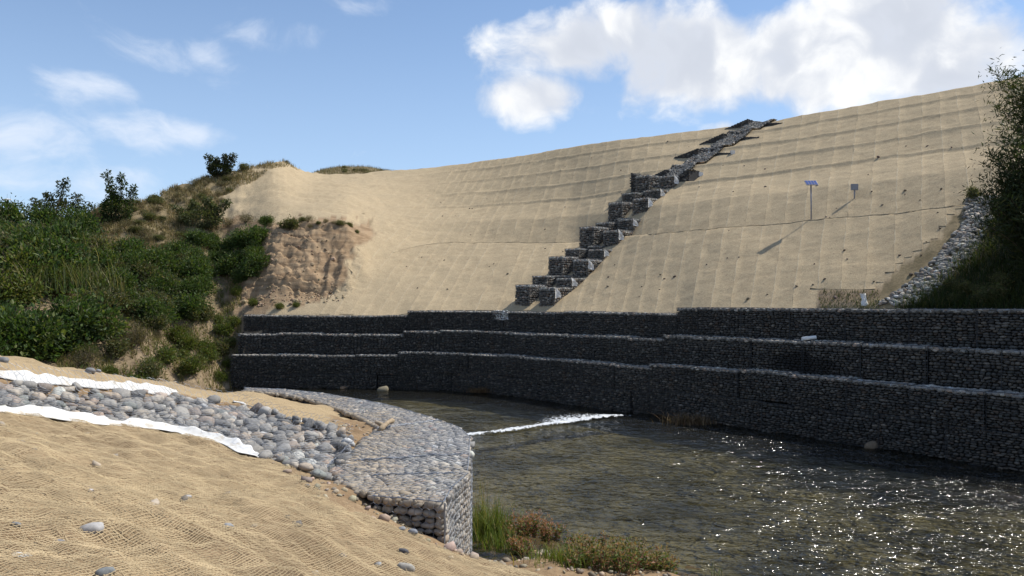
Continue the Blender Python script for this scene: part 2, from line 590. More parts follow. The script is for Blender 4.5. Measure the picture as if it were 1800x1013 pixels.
def zones_far(x, y, px, py):
    """matting, clay, dry-grass weights"""
    w = 26 * fbm(px / 22, py / 22, 5, 4, .6)
    px_, py_ = px + w, py + .7 * w
    right = sstep(632, 650, px_ + (py_ - 430) * .55)                     # main embankment
    plateau = (py_ < 388) & (px_ > np.interp(py_, [280, 300, 340, 390], [486, 436, 400, 388]))
    apron = (py_ > 512) & (px_ > np.interp(py_, [512, 550], [590, 470]))
    jute = np.maximum(right, np.maximum(plateau, apron).astype(float))
    nat2 = (px_ > 556) & (px_ < 742 - (y - 73) * 2.5) & (y > 73)
    jute = np.where(nat2, 0, jute)
    cut = (py > 357) & (px > np.interp(py_, [357, 520, 560], [1712, 1535, 1400]))
    low = (py > 511) & (px > 1436)
    jute = np.where(cut | low, 0, jute)
    clay = ((px_ > 395) & (px_ < 650) & (py_ > 380) & (py_ < 545)).astype(float)
    grass = np.where((px_ < 400) | nat2 | (py_ < 395) | cut, .9, .1)
    grass = np.where((py > 540) & (px < 420), .35, grass)
    return np.stack([jute, clay * (1 - jute), grass * (1 - jute) * (1 - clay)], -1)


def hfar(x, y):
    x = np.atleast_1d(np.asarray(x, float)); y = np.atleast_1d(np.asarray(y, float))
    px = 900 + F * x / y
    P = prof_at(np.clip(px, -600, 2300))
    D, Z = P[:, :, 0], P[:, :, 1]
    k = np.clip((D <= y[:, None]).sum(1) - 1, 0, D.shape[1] - 2)
    r = np.arange(len(x))
    f = (y - D[r, k]) / (D[r, k + 1] - D[r, k])
    z = Z[r, k] + np.clip(f, 0, 1) * (Z[r, k + 1] - Z[r, k])
    py = HZ - (z - CH) * F / y
    # unevenness: gentle under the matting, rough on natural ground and on the clay face
    nat = sstep(480, 400, px)
    back = sstep(0, 1.5, y - D[:, 0])
    z = z + back * (fbm(x * .5, y * .5, 1, 3) * .10 + fbm(x * 2.2, y * 2.2, 2, 2) * .05)
    z = z + nat * back * (fbm(x * .45, y * .45, 3, 4) * .55 + fbm(x * 2.5, y * 2.5, 4, 3) * .14)
    bl = sstep(400, 440, px) * sstep(650, 615, px) * sstep(-.5, .1, y - D[:, 1]) * sstep(.5, -.5, y - D[:, 3])
    zq = z * 1.55 + .5 * fbm(x * .35, y * .35, 12, 2)
    led = sstep(.0, .30, zq - np.floor(zq)) - .5
    crumble = fbm(x * 2.6, y * 2.2, 13, 4, .65)
    rill = np.abs(np.sin(x * 4.4 + 2.4 * fbm(x * .9, y * .5, 9, 2))) * sstep(.05, -.25, fbm(x * .45 + 3, y * .3, 10, 2))
    z = z + bl * (.40 * fbm(x * .8, y * .6, 8, 3) + .32 * led * (.6 + fbm(x * .7, y * .7, 14, 2)) + .24 * crumble + .10 * fbm(x * 7, y * 5, 18, 2) - .24 * rill)
    # faint level ruts left by machines on the upper matting
    ph = sstep(800, 700, px) * sstep(0, 2, y - D[:, 3])
    z = z + ph * (.16 * fbm(x * .12, y * 1.3, 15, 3) + .05 * fbm(x * 1.5, y * 2.5, 16, 3))
    return z


def gfar(px, py):
    """first spot of the hillside met in that direction"""
    D = np.linspace(22, 110, 3500)
    x = (px - 900) / F * D
    y_on = HZ - (hfar(x, D) - CH) * F / D
    P = prof_at(np.array([px], float))[0]
    ok = (y_on <= py) & (D >= P[0, 0])
    i = int(np.argmax(ok)) if ok.any() else len(D) - 1
    return np.array([x[i], D[i], hfar(x[i], D[i])[0]])


def build_hillside():
    cols = np.concatenate([np.arange(-600, 360, 8), np.arange(360, 680, 2.5), np.arange(680, 1840, 5), np.arange(1840, 2301, 20)])
    P = prof_at(cols)
    sub = [6, 14, 46, 5] + [6, 2, 3, 6, 2, 3, 5, 2, 3, 5, 2, 3] + [5, 4, 8, 6]
    sub = sub[:P.shape[1] - 1]
    Ds = []
    for k in range(P.shape[1] - 1):
        n = sub[k] if k < len(sub) else 4
        for q in range(n):
            Ds.append(P[:, k, 0] + (P[:, k + 1, 0] - P[:, k, 0]) * q / n)
    Ds.append(P[:, -1, 0])
    D = np.array(Ds)                                   # (rows, cols)
    X = (cols[None] - 900) / F * D
    Z = hfar(X.ravel(), D.ravel()).reshape(D.shape)
    PY = HZ - (Z - CH) * F / D
    px = np.broadcast_to(cols[None], D.shape)
    col = zones_far(X.ravel(), D.ravel(), px.ravel(), PY.ravel())
    # front skirt down below the river
    V = np.stack([X, D, Z], -1)
    V0 = V[0].copy(); V0[:, 2] = -1.3
    V = np.concatenate([V0[None], V])
    nr, nc = V.shape[:2]
    col = np.concatenate([np.tile([[0, 0, .2]], (nc, 1)), col])
    i = np.arange(nr * nc).reshape(nr, nc)
    Q = np.stack([i[:-1, :-1], i[:-1, 1:], i[1:, 1:], i[1:, :-1]], -1).reshape(-1, 4)
    me = mk_mesh('hillside', V.reshape(-1, 3), [Q], [M['ground']], col)
    return obj('hillside', me, kind='structure')


HILL = build_hillside()

# base sheet out to the horizon
def build_base():
    V = np.array([[-2500, -400, -1.35], [2500, -400, -1.35], [2500, 2800, -1.35], [-2500, 2800, -1.35]], float)
    me = mk_mesh('ground', V, [np.array([[0, 1, 2, 3]])], [M['ground']], np.tile([[0, 0, .6]], (4, 1)))
    obj('ground', me, kind='structure')


build_base()

# ------------------------------------------------------------------ jute strips laid down the embankment
def build_strips():
    s0, s1 = wall_s_at_px(560, 2.4), WS[-1] - 1.0
    def dirv(s):
        px = np.interp(s, [s0, wall_s_at_px(900), wall_s_at_px(1250), wall_s_at_px(1550), s1], [.20, .20, .37, .46, .50])
        return np.array([px, math.sqrt(1 - px * px)])
    s = s0
    lines = []
    while s < s1:
        p = wall_pt(s, 2.5)[0]
        d = dirv(s)
        e = (wall_pt(s + .05)[0] - wall_pt(s - .05)[0]); e /= np.linalg.norm(e)
        lines.append((p, d))
        s += .80 / max(.45, abs(e[0] * d[1] - e[1] * d[0]))
    # extra strips that start left of the first one are not needed: bare matting there
    T = np.arange(0, 60, .11)
    n = 0
    for k in range(len(lines) - 1):
        (p0, d0), (p1, d1) = lines[k], lines[k + 1]
        A = p0 + d0 * T[:, None]
        B = p1 + d1 * T[:, None]
        wob = .035 * fbm(T * 1.3, T * 0 + k * 7.3, 11, 3)[:, None] * 2
        dn = (B - A)
        g = np.array([-.026, -.016, .016, .026, .36, .68, 1.0])      # across; a narrow overlapping seam at one edge
        lift = np.array([.020, .024, .024, .020, .020, .020, .0195])
        XY = A[:, None] + dn[:, None] * (g[None, :, None] + np.where(g[None, :, None] < .1, wob[:, None], 0))
        Z = hfar(XY[..., 0].ravel(), XY[..., 1].ravel()).reshape(XY.shape[:2])
        px = 900 + F * XY[..., 0] / XY[..., 1]
        py = HZ - (Z - CH) * F / XY[..., 1]
        P = prof_at(px.ravel())
        crest = P[:, 16 if P.shape[1] > 17 else -3, 0].reshape(px.shape)
        crest = P[:, KN.shape[1] - 4, 0].reshape(px.shape)
        start = P[:, 0, 0].reshape(px.shape)
        z = zones_far(XY[..., 0].ravel(), XY[..., 1].ravel(), px.ravel(), py.ravel())[:, 0].reshape(px.shape)
        ok = (XY[..., 1] < crest + .8) & (XY[..., 1] > start + .1) & (z > .5) & (px < 2150)
        Zl = Z + lift[None] + .012 * fbm(XY[..., 0] * 6, XY[..., 1] * 6, 21, 2)
        V = np.concatenate([XY, Zl[..., None]], -1)
        nr, nc = V.shape[:2]
        i = np.arange(nr * nc).reshape(nr, nc)
        Q = np.stack([i[:-1, :-1], i[:-1, 1:], i[1:, 1:], i[1:, :-1]], -1)
        keep = ok[:-1, :-1] & ok[:-1, 1:] & ok[1:, 1:] & ok[1:, :-1]
        mi = np.broadcast_to((np.arange(nc - 1)[None] < 2).astype(int), keep.shape)
        # the seam comes and goes where dust covers it
        dust = fbm(T[:-1] * .9, T[:-1] * 0 + k * 3.1, 31, 3)[:, None] > .02
        mi = np.where(dust, 0, mi)
        Q, mi = Q[keep], mi[keep]
        if len(Q) < 12:
            continue
        used = np.unique(Q)
        remap = np.zeros(nr * nc, int); remap[used] = np.arange(len(used))
        me = mk_mesh('matting_strip', V.reshape(-1, 3)[used], [remap[Q]], [M['jute'], M['hem']], matidx=mi)
        obj('matting_strip', me, parent=HILL)
        n += 1
    # hem along the edge of the lower bench
    def bench_line(a, b, step):
        pts = []
        for px in np.arange(a, b, step):
            P = prof_at(np.array([px], float))[0]
            x, D = (px - 900) / F * P[2, 0], P[2, 0] - .02
            pts.append([x, D, hfar(x, D)[0] + .03])
        return np.array(pts)
    for a, b in ((1140, 1712), (690, 1000)):
        V, fs, c = tube(bench_line(a, b, 5), (.010 + .010 * R.rand(len(np.arange(a, b, 5)))), sides=6)
        obj('matting_hem', mk_mesh('matting_hem', V, fs, [M['hem']]), parent=HILL)


build_strips()


# ------------------------------------------------------------------ stones
def ico(sub):
    bm = bmesh.new()
    bmesh.ops.create_icosphere(bm, subdivisions=sub, radius=1.0)
    V = np.array([v.co[:] for v in bm.verts]); Fc = np.array([[v.index for v in f.verts] for f in bm.faces])
    bm.free()
    return V, Fc


def stone_shapes(sub, n, seed, rough=.16):
    V0, Fc = ico(sub)
    rs = np.random.RandomState(seed)
    out = []
    for _ in range(n):
        V = np.sign(V0) * np.abs(V0) ** rs.uniform(.75, .95)
        k = rs.normal(size=(5, 3)) * 1.7
        ph = rs.uniform(0, 6.28, 5)
        f = 1 + rough * (np.sin(V0 @ k.T + ph) * np.array([.8, .7, .6, .5, .4])).sum(1)
        V = V * f[:, None]
        for _c in range(3):                                  # worn flats
            nrm = rs.normal(size=3); nrm /= np.linalg.norm(nrm)
            dd = V @ nrm
            V -= np.maximum(dd - .8, 0)[:, None] * nrm * .7
        V /= np.abs(V).max(0)
        out.append(V)
    return np.array(out), Fc


SH1, F1 = stone_shapes(2, 12, 3)       # 162 verts: only 12 shared shapes for single stones
SH0, F0 = stone_shapes(1, 14, 4, .12)


def stone_colors(n, rs, dark=1.0):
    pal = np.array([[.155, .158, .16], [.20, .202, .20], [.26, .258, .25], [.125, .13, .137], [.30, .28, .25], [.19, .165, .15], [.40, .39, .37], [.16, .18, .18], [.27, .215, .18]])
    w = np.array([.2, .22, .16, .14, .08, .07, .05, .05, .03])
    c = pal[rs.choice(len(pal), n, p=w / w.sum())]
    c = np.where(rs.rand(n, 1) < .05, c * 1.9, c)
    return np.clip(c * np.array([1.08, 1.0, .90]) * rs.uniform(.7, 1.25, (n, 1)) * dark, 0, .7)


def rot_mats(rs, n, tilt=.25, zr=math.pi, rz=None):
    a = rs.uniform(-zr, zr, n) if rz is None else rz
    b, c = rs.normal(0, tilt, n), rs.normal(0, tilt, n)
    ca, sa, cb, sb, cc, sc = np.cos(a), np.sin(a), np.cos(b), np.sin(b), np.cos(c), np.sin(c)
    o, z = np.ones(n), np.zeros(n)
    Rz = np.array([[ca, -sa, z], [sa, ca, z], [z, z, o]]).transpose(2, 0, 1)
    Rx = np.array([[o, z, z], [z, cb, -sb], [z, sb, cb]]).transpose(2, 0, 1)
    Ry = np.array([[cc, z, sc], [z, o, z], [-sc, z, cc]]).transpose(2, 0, 1)
    return Rz @ Rx @ Ry


def stone_mass(pos, rad, mats, rs, dark=1.0, colors=None):
    n = len(pos)
    var = rs.randint(0, len(SH0), n)
    V = SH0[var] * rad[:, None, :]
    V = np.einsum('nij,nkj->nki', mats, V) + pos[:, None]
    nv = SH0.shape[1]
    Fc = F0[None] + (np.arange(n) * nv)[:, None, None]
    c = stone_colors(n, rs, dark * .34) if colors is None else colors
    return V.reshape(-1, 3), [Fc.reshape(-1, 3)], np.repeat(c, nv, 0)


STONE_ME = [mk_mesh('stone', v, [F1], [M['stone_one']]) for v in SH1]
from mathutils import Matrix


def stone_object(pos, rad, mat3, color, parent, name='stone', rs=R):
    o = bpy.data.objects.new(name, STONE_ME[rs.randint(len(STONE_ME))])
    COL.objects.link(o)
    if parent is not None:
        o.parent = parent
    m = Matrix([list(r) for r in mat3]).to_4x4()
    m = Matrix.Translation(Vector(pos)) @ m @ Matrix.Diagonal((*rad, 1.0))
    o.matrix_local = m
    o.color = (*color, 1.0)
    return o


def course_fill(L, H, rs, sw=(.09, .215), sh=(.05, .098)):
    """stones packed in rough courses over an L x H face: centres and half sizes"""
    C, Rr = [], []
    z = .0
    while z < H - .03:
        h = rs.uniform(*sh)
        h = min(h, H - z)
        x = -rs.uniform(0, .06)
        while x < L - .04:
            w = min(rs.uniform(*sw), L - x)
            C.append((x + w / 2, z + h / 2 + rs.normal(0, .008)))
            Rr.append((w * .53, h * rs.uniform(.52, .62)))
            x += w
        z += h
    return np.array(C), np.array(Rr)


def basket_stones(L, Dp, H, rs, sides=False, top_depth=None, **kw):
    """local frame: x along the face, y into the bank, z up"""
    pos, rad = [], []
    C, r = course_fill(L, H, rs, **kw)
    n = len(C)
    bulge = .06 * np.sin(np.clip(C[:, 0] / L, 0, 1) * math.pi) * np.sin(np.clip(C[:, 1] / H, 0, 1) * math.pi)
    pos.append(np.stack([C[:, 0], .05 - bulge + rs.uniform(-.012, .03, n), C[:, 1]], 1))
    rad.append(np.stack([r[:, 0], np.full(n, .075), r[:, 1]], 1))
    td = top_depth or Dp
    C, r = course_fill(L, td, rs, (.13, .27), (.10, .17))
    n = len(C)
    pos.append(np.stack([C[:, 0], C[:, 1], H - .055 + rs.uniform(-.02, .02, n)], 1))
    rad.append(np.stack([r[:, 0], r[:, 1], np.full(n, .06)], 1))
    if sides:
        for xs in (.05, L - .05):
            C, r = course_fill(Dp, H, rs, **kw)
            n = len(C)
            pos.append(np.stack([np.full(n, xs) + rs.uniform(-.012, .012, n), C[:, 0], C[:, 1]], 1))
            rad.append(np.stack([np.full(n, .07), r[:, 0], r[:, 1]], 1))
    return np.concatenate(pos), np.concatenate(rad)


def sunlit_tops(p, H, rs, dark, k=2.9):
    '''stone colours with sunlight painted onto the top layer'''
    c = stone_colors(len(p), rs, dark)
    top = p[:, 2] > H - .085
    c[top] = np.clip(c[top] * k + .04, 0, .5)  # top layer coloured paler to stand in for sunlight
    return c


def frame_wires(L, Dp, H, r=.008):
    """selvedge wires on the visible edges of a basket"""
    e = .0
    c = [(-e, -.03, 0), (L + e, -.03, 0), (L + e, -.03, H + .01), (-e, -.03, H + .01), (-e, Dp, H + .01), (L + e, Dp, H + .01)]
    parts = []
    for a, b in ((0, 3), (1, 2), (3, 2), (3, 4), (2, 5)):
        parts.append(tube(np.linspace(c[a], c[b], 4), r, sides=4, cap=False))
    return parts


def basket_mesh(name, L, Dp, H):
    core = box(.09, L - .09, .10, Dp, 0.0, H - .10)
    V, fs, c = join([core] + frame_wires(L, Dp, H))
    ncore = 6
    nq = len(fs[0])
    mi = np.concatenate([np.zeros(ncore, int), np.ones(nq - ncore, int)])
    return mk_mesh(name, V, fs, [M['fill'], M['old_wire']], smooth=False, matidx=mi)


# ------------------------------------------------------------------ far bank gabion wall
def build_wall():
    rs = np.random.RandomState(11)
    L = 2.0
    variants = []
    for k in range(7):
        p, r = basket_stones(L, 1.0, 1.0, rs)
        V, fs, c = stone_mass(p, r, rot_mats(rs, len(p), .10, .10), rs, colors=sunlit_tops(p, 1.0, rs, .34, 3.3))
        variants.append(mk_mesh('stones', V, fs, [M['stone']], c))
    plain = []
    for k in range(4):
        p, r = basket_stones(L, 1.0, 1.0, rs)
        V, fs, c = stone_mass(p, r, rot_mats(rs, len(p), .10, .10), rs)
        plain.append(mk_mesh('stones', V, fs, [M['stone']], c))
    bm = basket_mesh('gabion_basket', L, 1.0, 1.0)
    labels = ['short low run of the tiered gabion wall, by the dirt bank at its end',
              'middle run of the tiered gabion wall below the stepped stone cascade',
              'highest and longest run of the tiered dark gabion wall, with pale pipe']
    bounds = [(0.0, S1), (S1, S2), (S2, WS[-1])]
    singles = 0
    cand = []
    for g in range(3):
        a, b = bounds[g]
        root = obj('gabion_wall', None, loc=(*wall_pt(a)[0], 0), label=labels[g], cat='gabion wall', kind='thing', group='runs of the tiered gabion wall')
        n = max(1, round((b - a) / 2.0))
        ss = np.linspace(a, b, n + 1)
        t1, t2, t3 = TOPS[g]
        courses = [(0.0, t1 - 1.02, t1), (0.0, t1 - 2.04, t1 - 1.02), (0.0, t1 - 3.0, t1 - 2.04), (SETB, t1 - .02, t2), (2 * SETB, t2 - .02, t3)]
        for ci, (off, z0, z1) in enumerate(courses):
            # courses are laid with their joints shifted
            sh = .0 if ci in (0, 3) else .5
            q = ss if sh == 0 else np.concatenate([[a], (ss[:-1] + ss[1:]) / 2, [b]])
            P = wall_pt(q, off)
            if g == 0: # ragged end at the dirt bank
                P[0] += (wall_pt(.5, 0)[0] - wall_pt(0, 0)[0]) * 0
            for i in range(len(q) - 1):
                d = P[i + 1] - P[i]
                ln = np.linalg.norm(d)
                mid = (P[i] + P[i + 1]) / 2
                ang = math.atan2(d[1], d[0])
                o = obj('gabion_basket', bm, root)
                jz = rs.normal(0, .016)
                bow = rs.normal(0, .022, 2)
                o.location = (P[i][0] - root.location.x + bow[0], P[i][1] - root.location.y + bow[1], z0 + jz)
                o.rotation_euler = (rs.normal(0, .012), rs.normal(0, .005), ang + rs.normal(0, .008))
                o.scale = (ln / L, 1.0, (z1 - z0))
                pxm = 900 + F * mid[0] / mid[1]
                if g == 2 and 1560 < pxm < 1800 and ci in (0, 3, 4) and mid[1] < 24.2:
                    cand.append((mid[1], o))
                vs = plain if ci in (1, 2) else variants
                s = obj('stones', vs[rs.randint(len(vs))], o, kind='stuff')
                if rs.rand() < .5:                       # same stones seen the other way round
                    s.scale = (-1, 1, 1); s.location = (L, 0, 0)
    # the baskets nearest to the camera carry their face stones one by one
    cand.sort(key=lambda q: q[0])
    count = 0
    for _, o in cand:
        if count > 215:
            break
        for ch in list(o.children):
            bpy.data.objects.remove(ch)
        p, r = basket_stones(L, 1.0, 1.0, rs, top_depth=.8)
        face = p[:, 1] < .10
        m3 = rot_mats(rs, len(p), .10, .10)
        cl = sunlit_tops(p, 1.0, rs, .34, 3.3)
        big = face & (r[:, 0] > .075)
        for k in np.where(big)[0]:
            stone_object(p[k], r[k], m3[k], cl[k], o, rs=rs)
            count += 1
        V, fs, c = stone_mass(p[~big], r[~big], m3[~big], rs, colors=cl[~big])
        obj('stones', mk_mesh('stones', V, fs, [M['stone']], c), o, kind='stuff')


    s0 = wall_s_at_px(879, 2 * SETB)  # sunlit spot on the top tier, put in as paler stone colour
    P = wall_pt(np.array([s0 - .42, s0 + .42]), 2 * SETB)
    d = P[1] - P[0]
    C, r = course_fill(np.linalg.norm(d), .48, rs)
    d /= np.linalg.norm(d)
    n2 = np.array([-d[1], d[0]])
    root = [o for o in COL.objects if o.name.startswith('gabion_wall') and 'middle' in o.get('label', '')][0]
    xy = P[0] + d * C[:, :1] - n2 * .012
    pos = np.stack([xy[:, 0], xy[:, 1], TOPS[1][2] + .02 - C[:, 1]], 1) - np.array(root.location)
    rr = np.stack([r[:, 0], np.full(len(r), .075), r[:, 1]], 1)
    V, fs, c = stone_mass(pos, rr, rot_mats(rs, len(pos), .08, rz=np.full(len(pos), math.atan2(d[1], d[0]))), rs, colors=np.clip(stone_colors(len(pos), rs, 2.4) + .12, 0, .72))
    o = obj('sunlit_stones', mk_mesh('sunlit_stones', V, fs, [M['stone']], c), root, kind='stuff')
    o['label'] = 'patch of stones coloured pale as if sunlit below the cascade'


build_wall()


# ------------------------------------------------------------------ stepped cascade and upper chute
CA, CB, CC = np.array([.90, 40.7]), np.array([9.2, 48.9]), np.array([17.6, 56.0])


def build_cascade():
    rs = np.random.RandomState(21)
    ax = CB - CA
    Ltot = np.linalg.norm(ax); ax = ax / Ltot
    pr = np.array([ax[1], -ax[0]])                    # to the near right side
    root = obj('gabion_cascade', None, loc=(CA[0], CA[1], hfar(*CA)[0]), label='stepped stone cascade of paired wire baskets climbing the matted embankment', cat='cascade')
    loc = np.array(root.location)
    ang = math.atan2(pr[1], pr[0])
    Lb, Dp, H = 1.02, 1.4, 1.0
    var = []
    for k in range(5):
        p, r = basket_stones(Lb, Dp, H, rs, sides=True)
        V, fs, c = stone_mass(p, r, rot_mats(rs, len(p), .10, .10), rs, colors=sunlit_tops(p, H, rs, .68, 2.2))
        var.append(mk_mesh('stones', V, fs, [M['stone']], c))
    bm = basket_mesh('gabion_basket', Lb, Dp, H)
    cloth_me = []
    for k in range(3):
        n = 9
        g = np.linspace(0, 1, n)
        U, Wt = np.meshgrid(g, g)
        V = np.stack([.035 + .10 * U + .06 * fbm(U * 4, Wt * 4, 60 + k, 2), .02 + .32 * U, .62 + Wt * .38 - .2 * U * Wt + .06 * fbm(U * 5, Wt * 5, 70 + k, 2)], -1).reshape(-1, 3)
        i = np.arange(n * n).reshape(n, n)
        Q = np.stack([i[:-1, :-1], i[:-1, 1:], i[1:, 1:], i[1:, :-1]], -1).reshape(-1, 4)
        me = mk_mesh('fabric_flap', V, [Q], [M['cloth']])
        cloth_me.append(me)
    steps = 9
    for i in range(steps):
        t = .35 + (Ltot - 1.2) * i / (steps - 1)
        c = CA + ax * t
        zs = max(hfar(*c)[0], hfar(*CA)[0] + (hfar(*CB)[0] - hfar(*CA)[0]) * t / Ltot)
        hh = 1.40 if i % 2 == 0 else 1.05
        for side in (-1, 1):
            x0 = -.36 - Lb if side < 0 else .36
            p0 = c + pr * x0 + ax * rs.uniform(-.08, .08)
            lift = (1.10 if side < 0 else .92) * (1.0 if i % 2 == 0 else .72)
            cc = c + pr * (x0 + Lb / 2)
            z0 = max(hfar(*cc)[0], zs - .15) + lift - hh + rs.normal(0, .05)
            o = obj('gabion_basket', bm, root, loc=(p0[0] - loc[0], p0[1] - loc[1], z0 - loc[2]), rz=ang)
            o.scale = (1, 1, hh)
            obj('stones', var[rs.randint(5)], o, kind='stuff')
            if side > 0:
                f = obj('fabric_flap', cloth_me[i % 3], o, loc=(Lb, 0, 0))
        p0 = c + pr * -.36 + ax * .75
        o = obj('gabion_basket', bm, root, loc=(p0[0] - loc[0], p0[1] - loc[1], zs - .15 - loc[2]), rz=ang)
        o.scale = (.72 / Lb, 1, .95)
        obj('stones', var[rs.randint(5)], o, kind='stuff')
    # ---- upper chute: stone ribbon with sills at the terraces
    ax2 = CC - CB
    L2 = np.linalg.norm(ax2); ax2 /= L2
    pr2 = np.array([ax2[1], -ax2[0]])
    root2 = obj('stone_chute', None, loc=(CB[0], CB[1], hfar(*CB)[0]), label='narrow stone chute with dark wing walls zigzagging up the terraces to the crest', cat='chute')
    l2 = np.array(root2.location)
    # packed floor stones: a shallow valley
    n = 2600
    t = rs.uniform(-.6, L2 + .6, n); w = rs.uniform(-.78, .78, n)
    xy = CB + ax2 * t[:, None] + pr2 * w[:, None]
    z = hfar(xy[:, 0], xy[:, 1]) + .06 + .20 * np.abs(w) ** 1.5
    pos = np.stack([xy[:, 0], xy[:, 1], z], 1) - l2
    rad = np.stack([rs.uniform(.07, .12, n), rs.uniform(.06, .10, n), rs.uniform(.045, .07, n)], 1)
    V, fs, c = stone_mass(pos, rad, rot_mats(rs, n, .2), rs, 3.4)
    obj('stones', mk_mesh('stones', V, fs, [M['stone']], c), root2, kind='stuff')
    nt = 60
    tt = np.linspace(-.6, L2 + .6, nt); ww = np.linspace(-.84, .84, 9)
    XY = CB + ax2 * tt[:, None, None] + pr2 * ww[None, :, None]
    Z = hfar(XY[..., 0].ravel(), XY[..., 1].ravel()).reshape(nt, 9) + .05 + .20 * np.abs(ww)[None] ** 1.5
    V = np.concatenate([XY, Z[..., None]], -1).reshape(-1, 3) - l2
    i = np.arange(nt * 9).reshape(nt, 9)
    Q = np.stack([i[:-1, :-1], i[:-1, 1:], i[1:, 1:], i[1:, :-1]], -1).reshape(-1, 4)
    obj('bedding', mk_mesh('bedding', V, [Q], [M['fill']]), root2)
    # wing walls along each terrace: deep at the chute, buried at their tips
    for k, u in enumerate([.10, .40, .66, .92]):
        c = CB + ax2 * (L2 * u)
        gx = hfar(c[0] + 1.6, c[1])[0] - hfar(c[0] - 1.6, c[1])[0]
        gy = hfar(c[0], c[1] + 1.6)[0] - hfar(c[0], c[1] - 1.6)[0]
        g = np.array([gx, gy]) / math.hypot(gx, gy)              # uphill
        e = np.array([-g[1], g[0]])                              # along the contour
        if e[0] > 0: e = -e
        for side in (-1, 1):
            ln = 1.8 if side < 0 else 1.4
            hh = .95 if side < 0 else .38
            d = e if side < 0 else -e
            a = c + d * .55
            b = a + d * ln
            nn = g
            za, zb = hfar(*a)[0], hfar(*b)[0]
            ztop_a, ztop_b = za + hh * .62, zb + .05
            V = []
            for q in (0, .8):
                for (pt, zt, zl) in ((a, ztop_a, za - .5), (b, ztop_b, zb - .25)):
                    pp = pt + nn * q
                    V += [[pp[0], pp[1], zl], [pp[0], pp[1], zt]]
            V = np.array(V) - l2
            Q = np.array([[0, 2, 3, 1], [4, 5, 7, 6], [1, 3, 7, 5], [0, 1, 5, 4], [2, 6, 7, 3]])
            o = obj('wing_wall', mk_mesh('wing_wall', V, [Q], [M['fill']], smooth=False), root2)
            # facing stones
            C, r = course_fill(ln + .3, 1.6, rs, (.14, .28), (.08, .14))
            ts = C[:, 0] / (ln + .3)
            top = ztop_a * (1 - ts) + ztop_b * ts; lowz = za * (1 - ts) + zb * ts - .35
            zc = top - .03 - C[:, 1]
            kq = zc > lowz
            base = a + (b - a) * ts[:, None] + nn * .03
            pos = np.stack([base[:, 0], base[:, 1], zc], 1)[kq] - l2
            rr = np.stack([r[:, 0], np.full(len(r), .08), r[:, 1]], 1)[kq]
            V, fs, cl = stone_mass(pos, rr, rot_mats(rs, len(pos), .08, rz=np.full(len(pos), math.atan2(d[1], d[0]))), rs)
            # top stones
            C2, r2 = course_fill(ln + .3, .75, rs, (.14, .28), (.10, .16))
            ts = C2[:, 0] / (ln + .3)
            b2 = a + (b - a) * ts[:, None] + nn * C2[:, 1:2]
            pos2 = np.stack([b2[:, 0], b2[:, 1], ztop_a * (1 - ts) + ztop_b * ts - .01], 1) - l2
            rr2 = np.stack([r2[:, 0], r2[:, 1], np.full(len(r2), .06)], 1)
            A = stone_mass(pos2, rr2, rot_mats(rs, len(pos2), .08, rz=np.full(len(pos2), math.atan2(d[1], d[0]))), rs)
            V, fs, cl = join([(V, fs, cl), A])
            obj('stones', mk_mesh('stones', V, fs, [M['stone']], cl), o, kind='stuff')
            if side > 0 and k < 2:
                V, fs, cl = box(-.12, .12, -.1, .3, -.15, .16)
                V = V + np.array([b[0], b[1], ztop_b]) - l2
                V += R.normal(0, .02, V.shape)
                obj('fabric_wrap', mk_mesh('fabric_wrap', V, fs, [M['cloth']], smooth=False), o)
    # pointed transition baskets at the head of the steps
    for side, h1 in ((-1, .95), (1, .75)):
        c = CB + ax * (-.45 if side < 0 else -.1)
        z = hfar(*c)[0]
        xo = np.array([.55, 2.0]) * side
        pts = []
        for q in (0, 1.1):
            for (xx, zt) in ((xo[0], .15), (xo[1], h1)):
                pp = c + pr * xx + ax * q
                pts += [[pp[0], pp[1], z - .6], [pp[0], pp[1], z + zt]]
        V = np.array(pts) - loc
        Q = np.array([[0, 2, 3, 1], [4, 5, 7, 6], [1, 3, 7, 5], [0, 1, 5, 4], [2, 6, 7, 3]])
        o = obj('gabion_basket', mk_mesh('wedge_basket', V, [Q], [M['fill']], smooth=False), root)
        n = 420
        a, b, q = rs.rand(n), rs.rand(n), rs.rand(n) * 1.1
        xx = xo[0] + (xo[1] - xo[0]) * a
        zt = .15 + (h1 - .15) * a
        front = rs.rand(n) < .5
        zz = np.where(front, -.5 + (zt + .5) * b, zt)
        q = np.where(front, .0, q)
        xy = c + pr * xx[:, None] + ax * q[:, None]
        pos = np.stack([xy[:, 0], xy[:, 1], z + zz], 1) - loc
        rad = np.stack([rs.uniform(.08, .14, n), np.full(n, .07), rs.uniform(.05, .07, n)], 1)
        V, fs, cl = stone_mass(pos, rad, rot_mats(rs, n, .2, rz=np.full(n, ang)), rs)
        obj('stones', mk_mesh('stones', V, fs, [M['stone']], cl), o, kind='stuff')


build_cascade()


# ------------------------------------------------------------------ near bank
CHAN_UP = [(-160, 632, 3.62), (0, 660, 3.30), (150, 677, 3.0), (310, 691, 2.6), (420, 710, 2.3), (520, 741, 2.05), (620, 766, 1.90)]
CHAN_LO = [(-160, 702, 3.2), (0, 722, 2.95), (150, 739, 2.65), (300, 754, 2.35), (400, 778, 2.15), (460, 805, 1.98), (560, 836, 1.84), (612, 838, 1.84)]
CU = np.array([W(*q) for q in CHAN_UP]); CL = np.array([W(*q) for q in CHAN_LO])
CHAN_POLY = np.concatenate([CU[:, :2], CL[::-1, :2]])

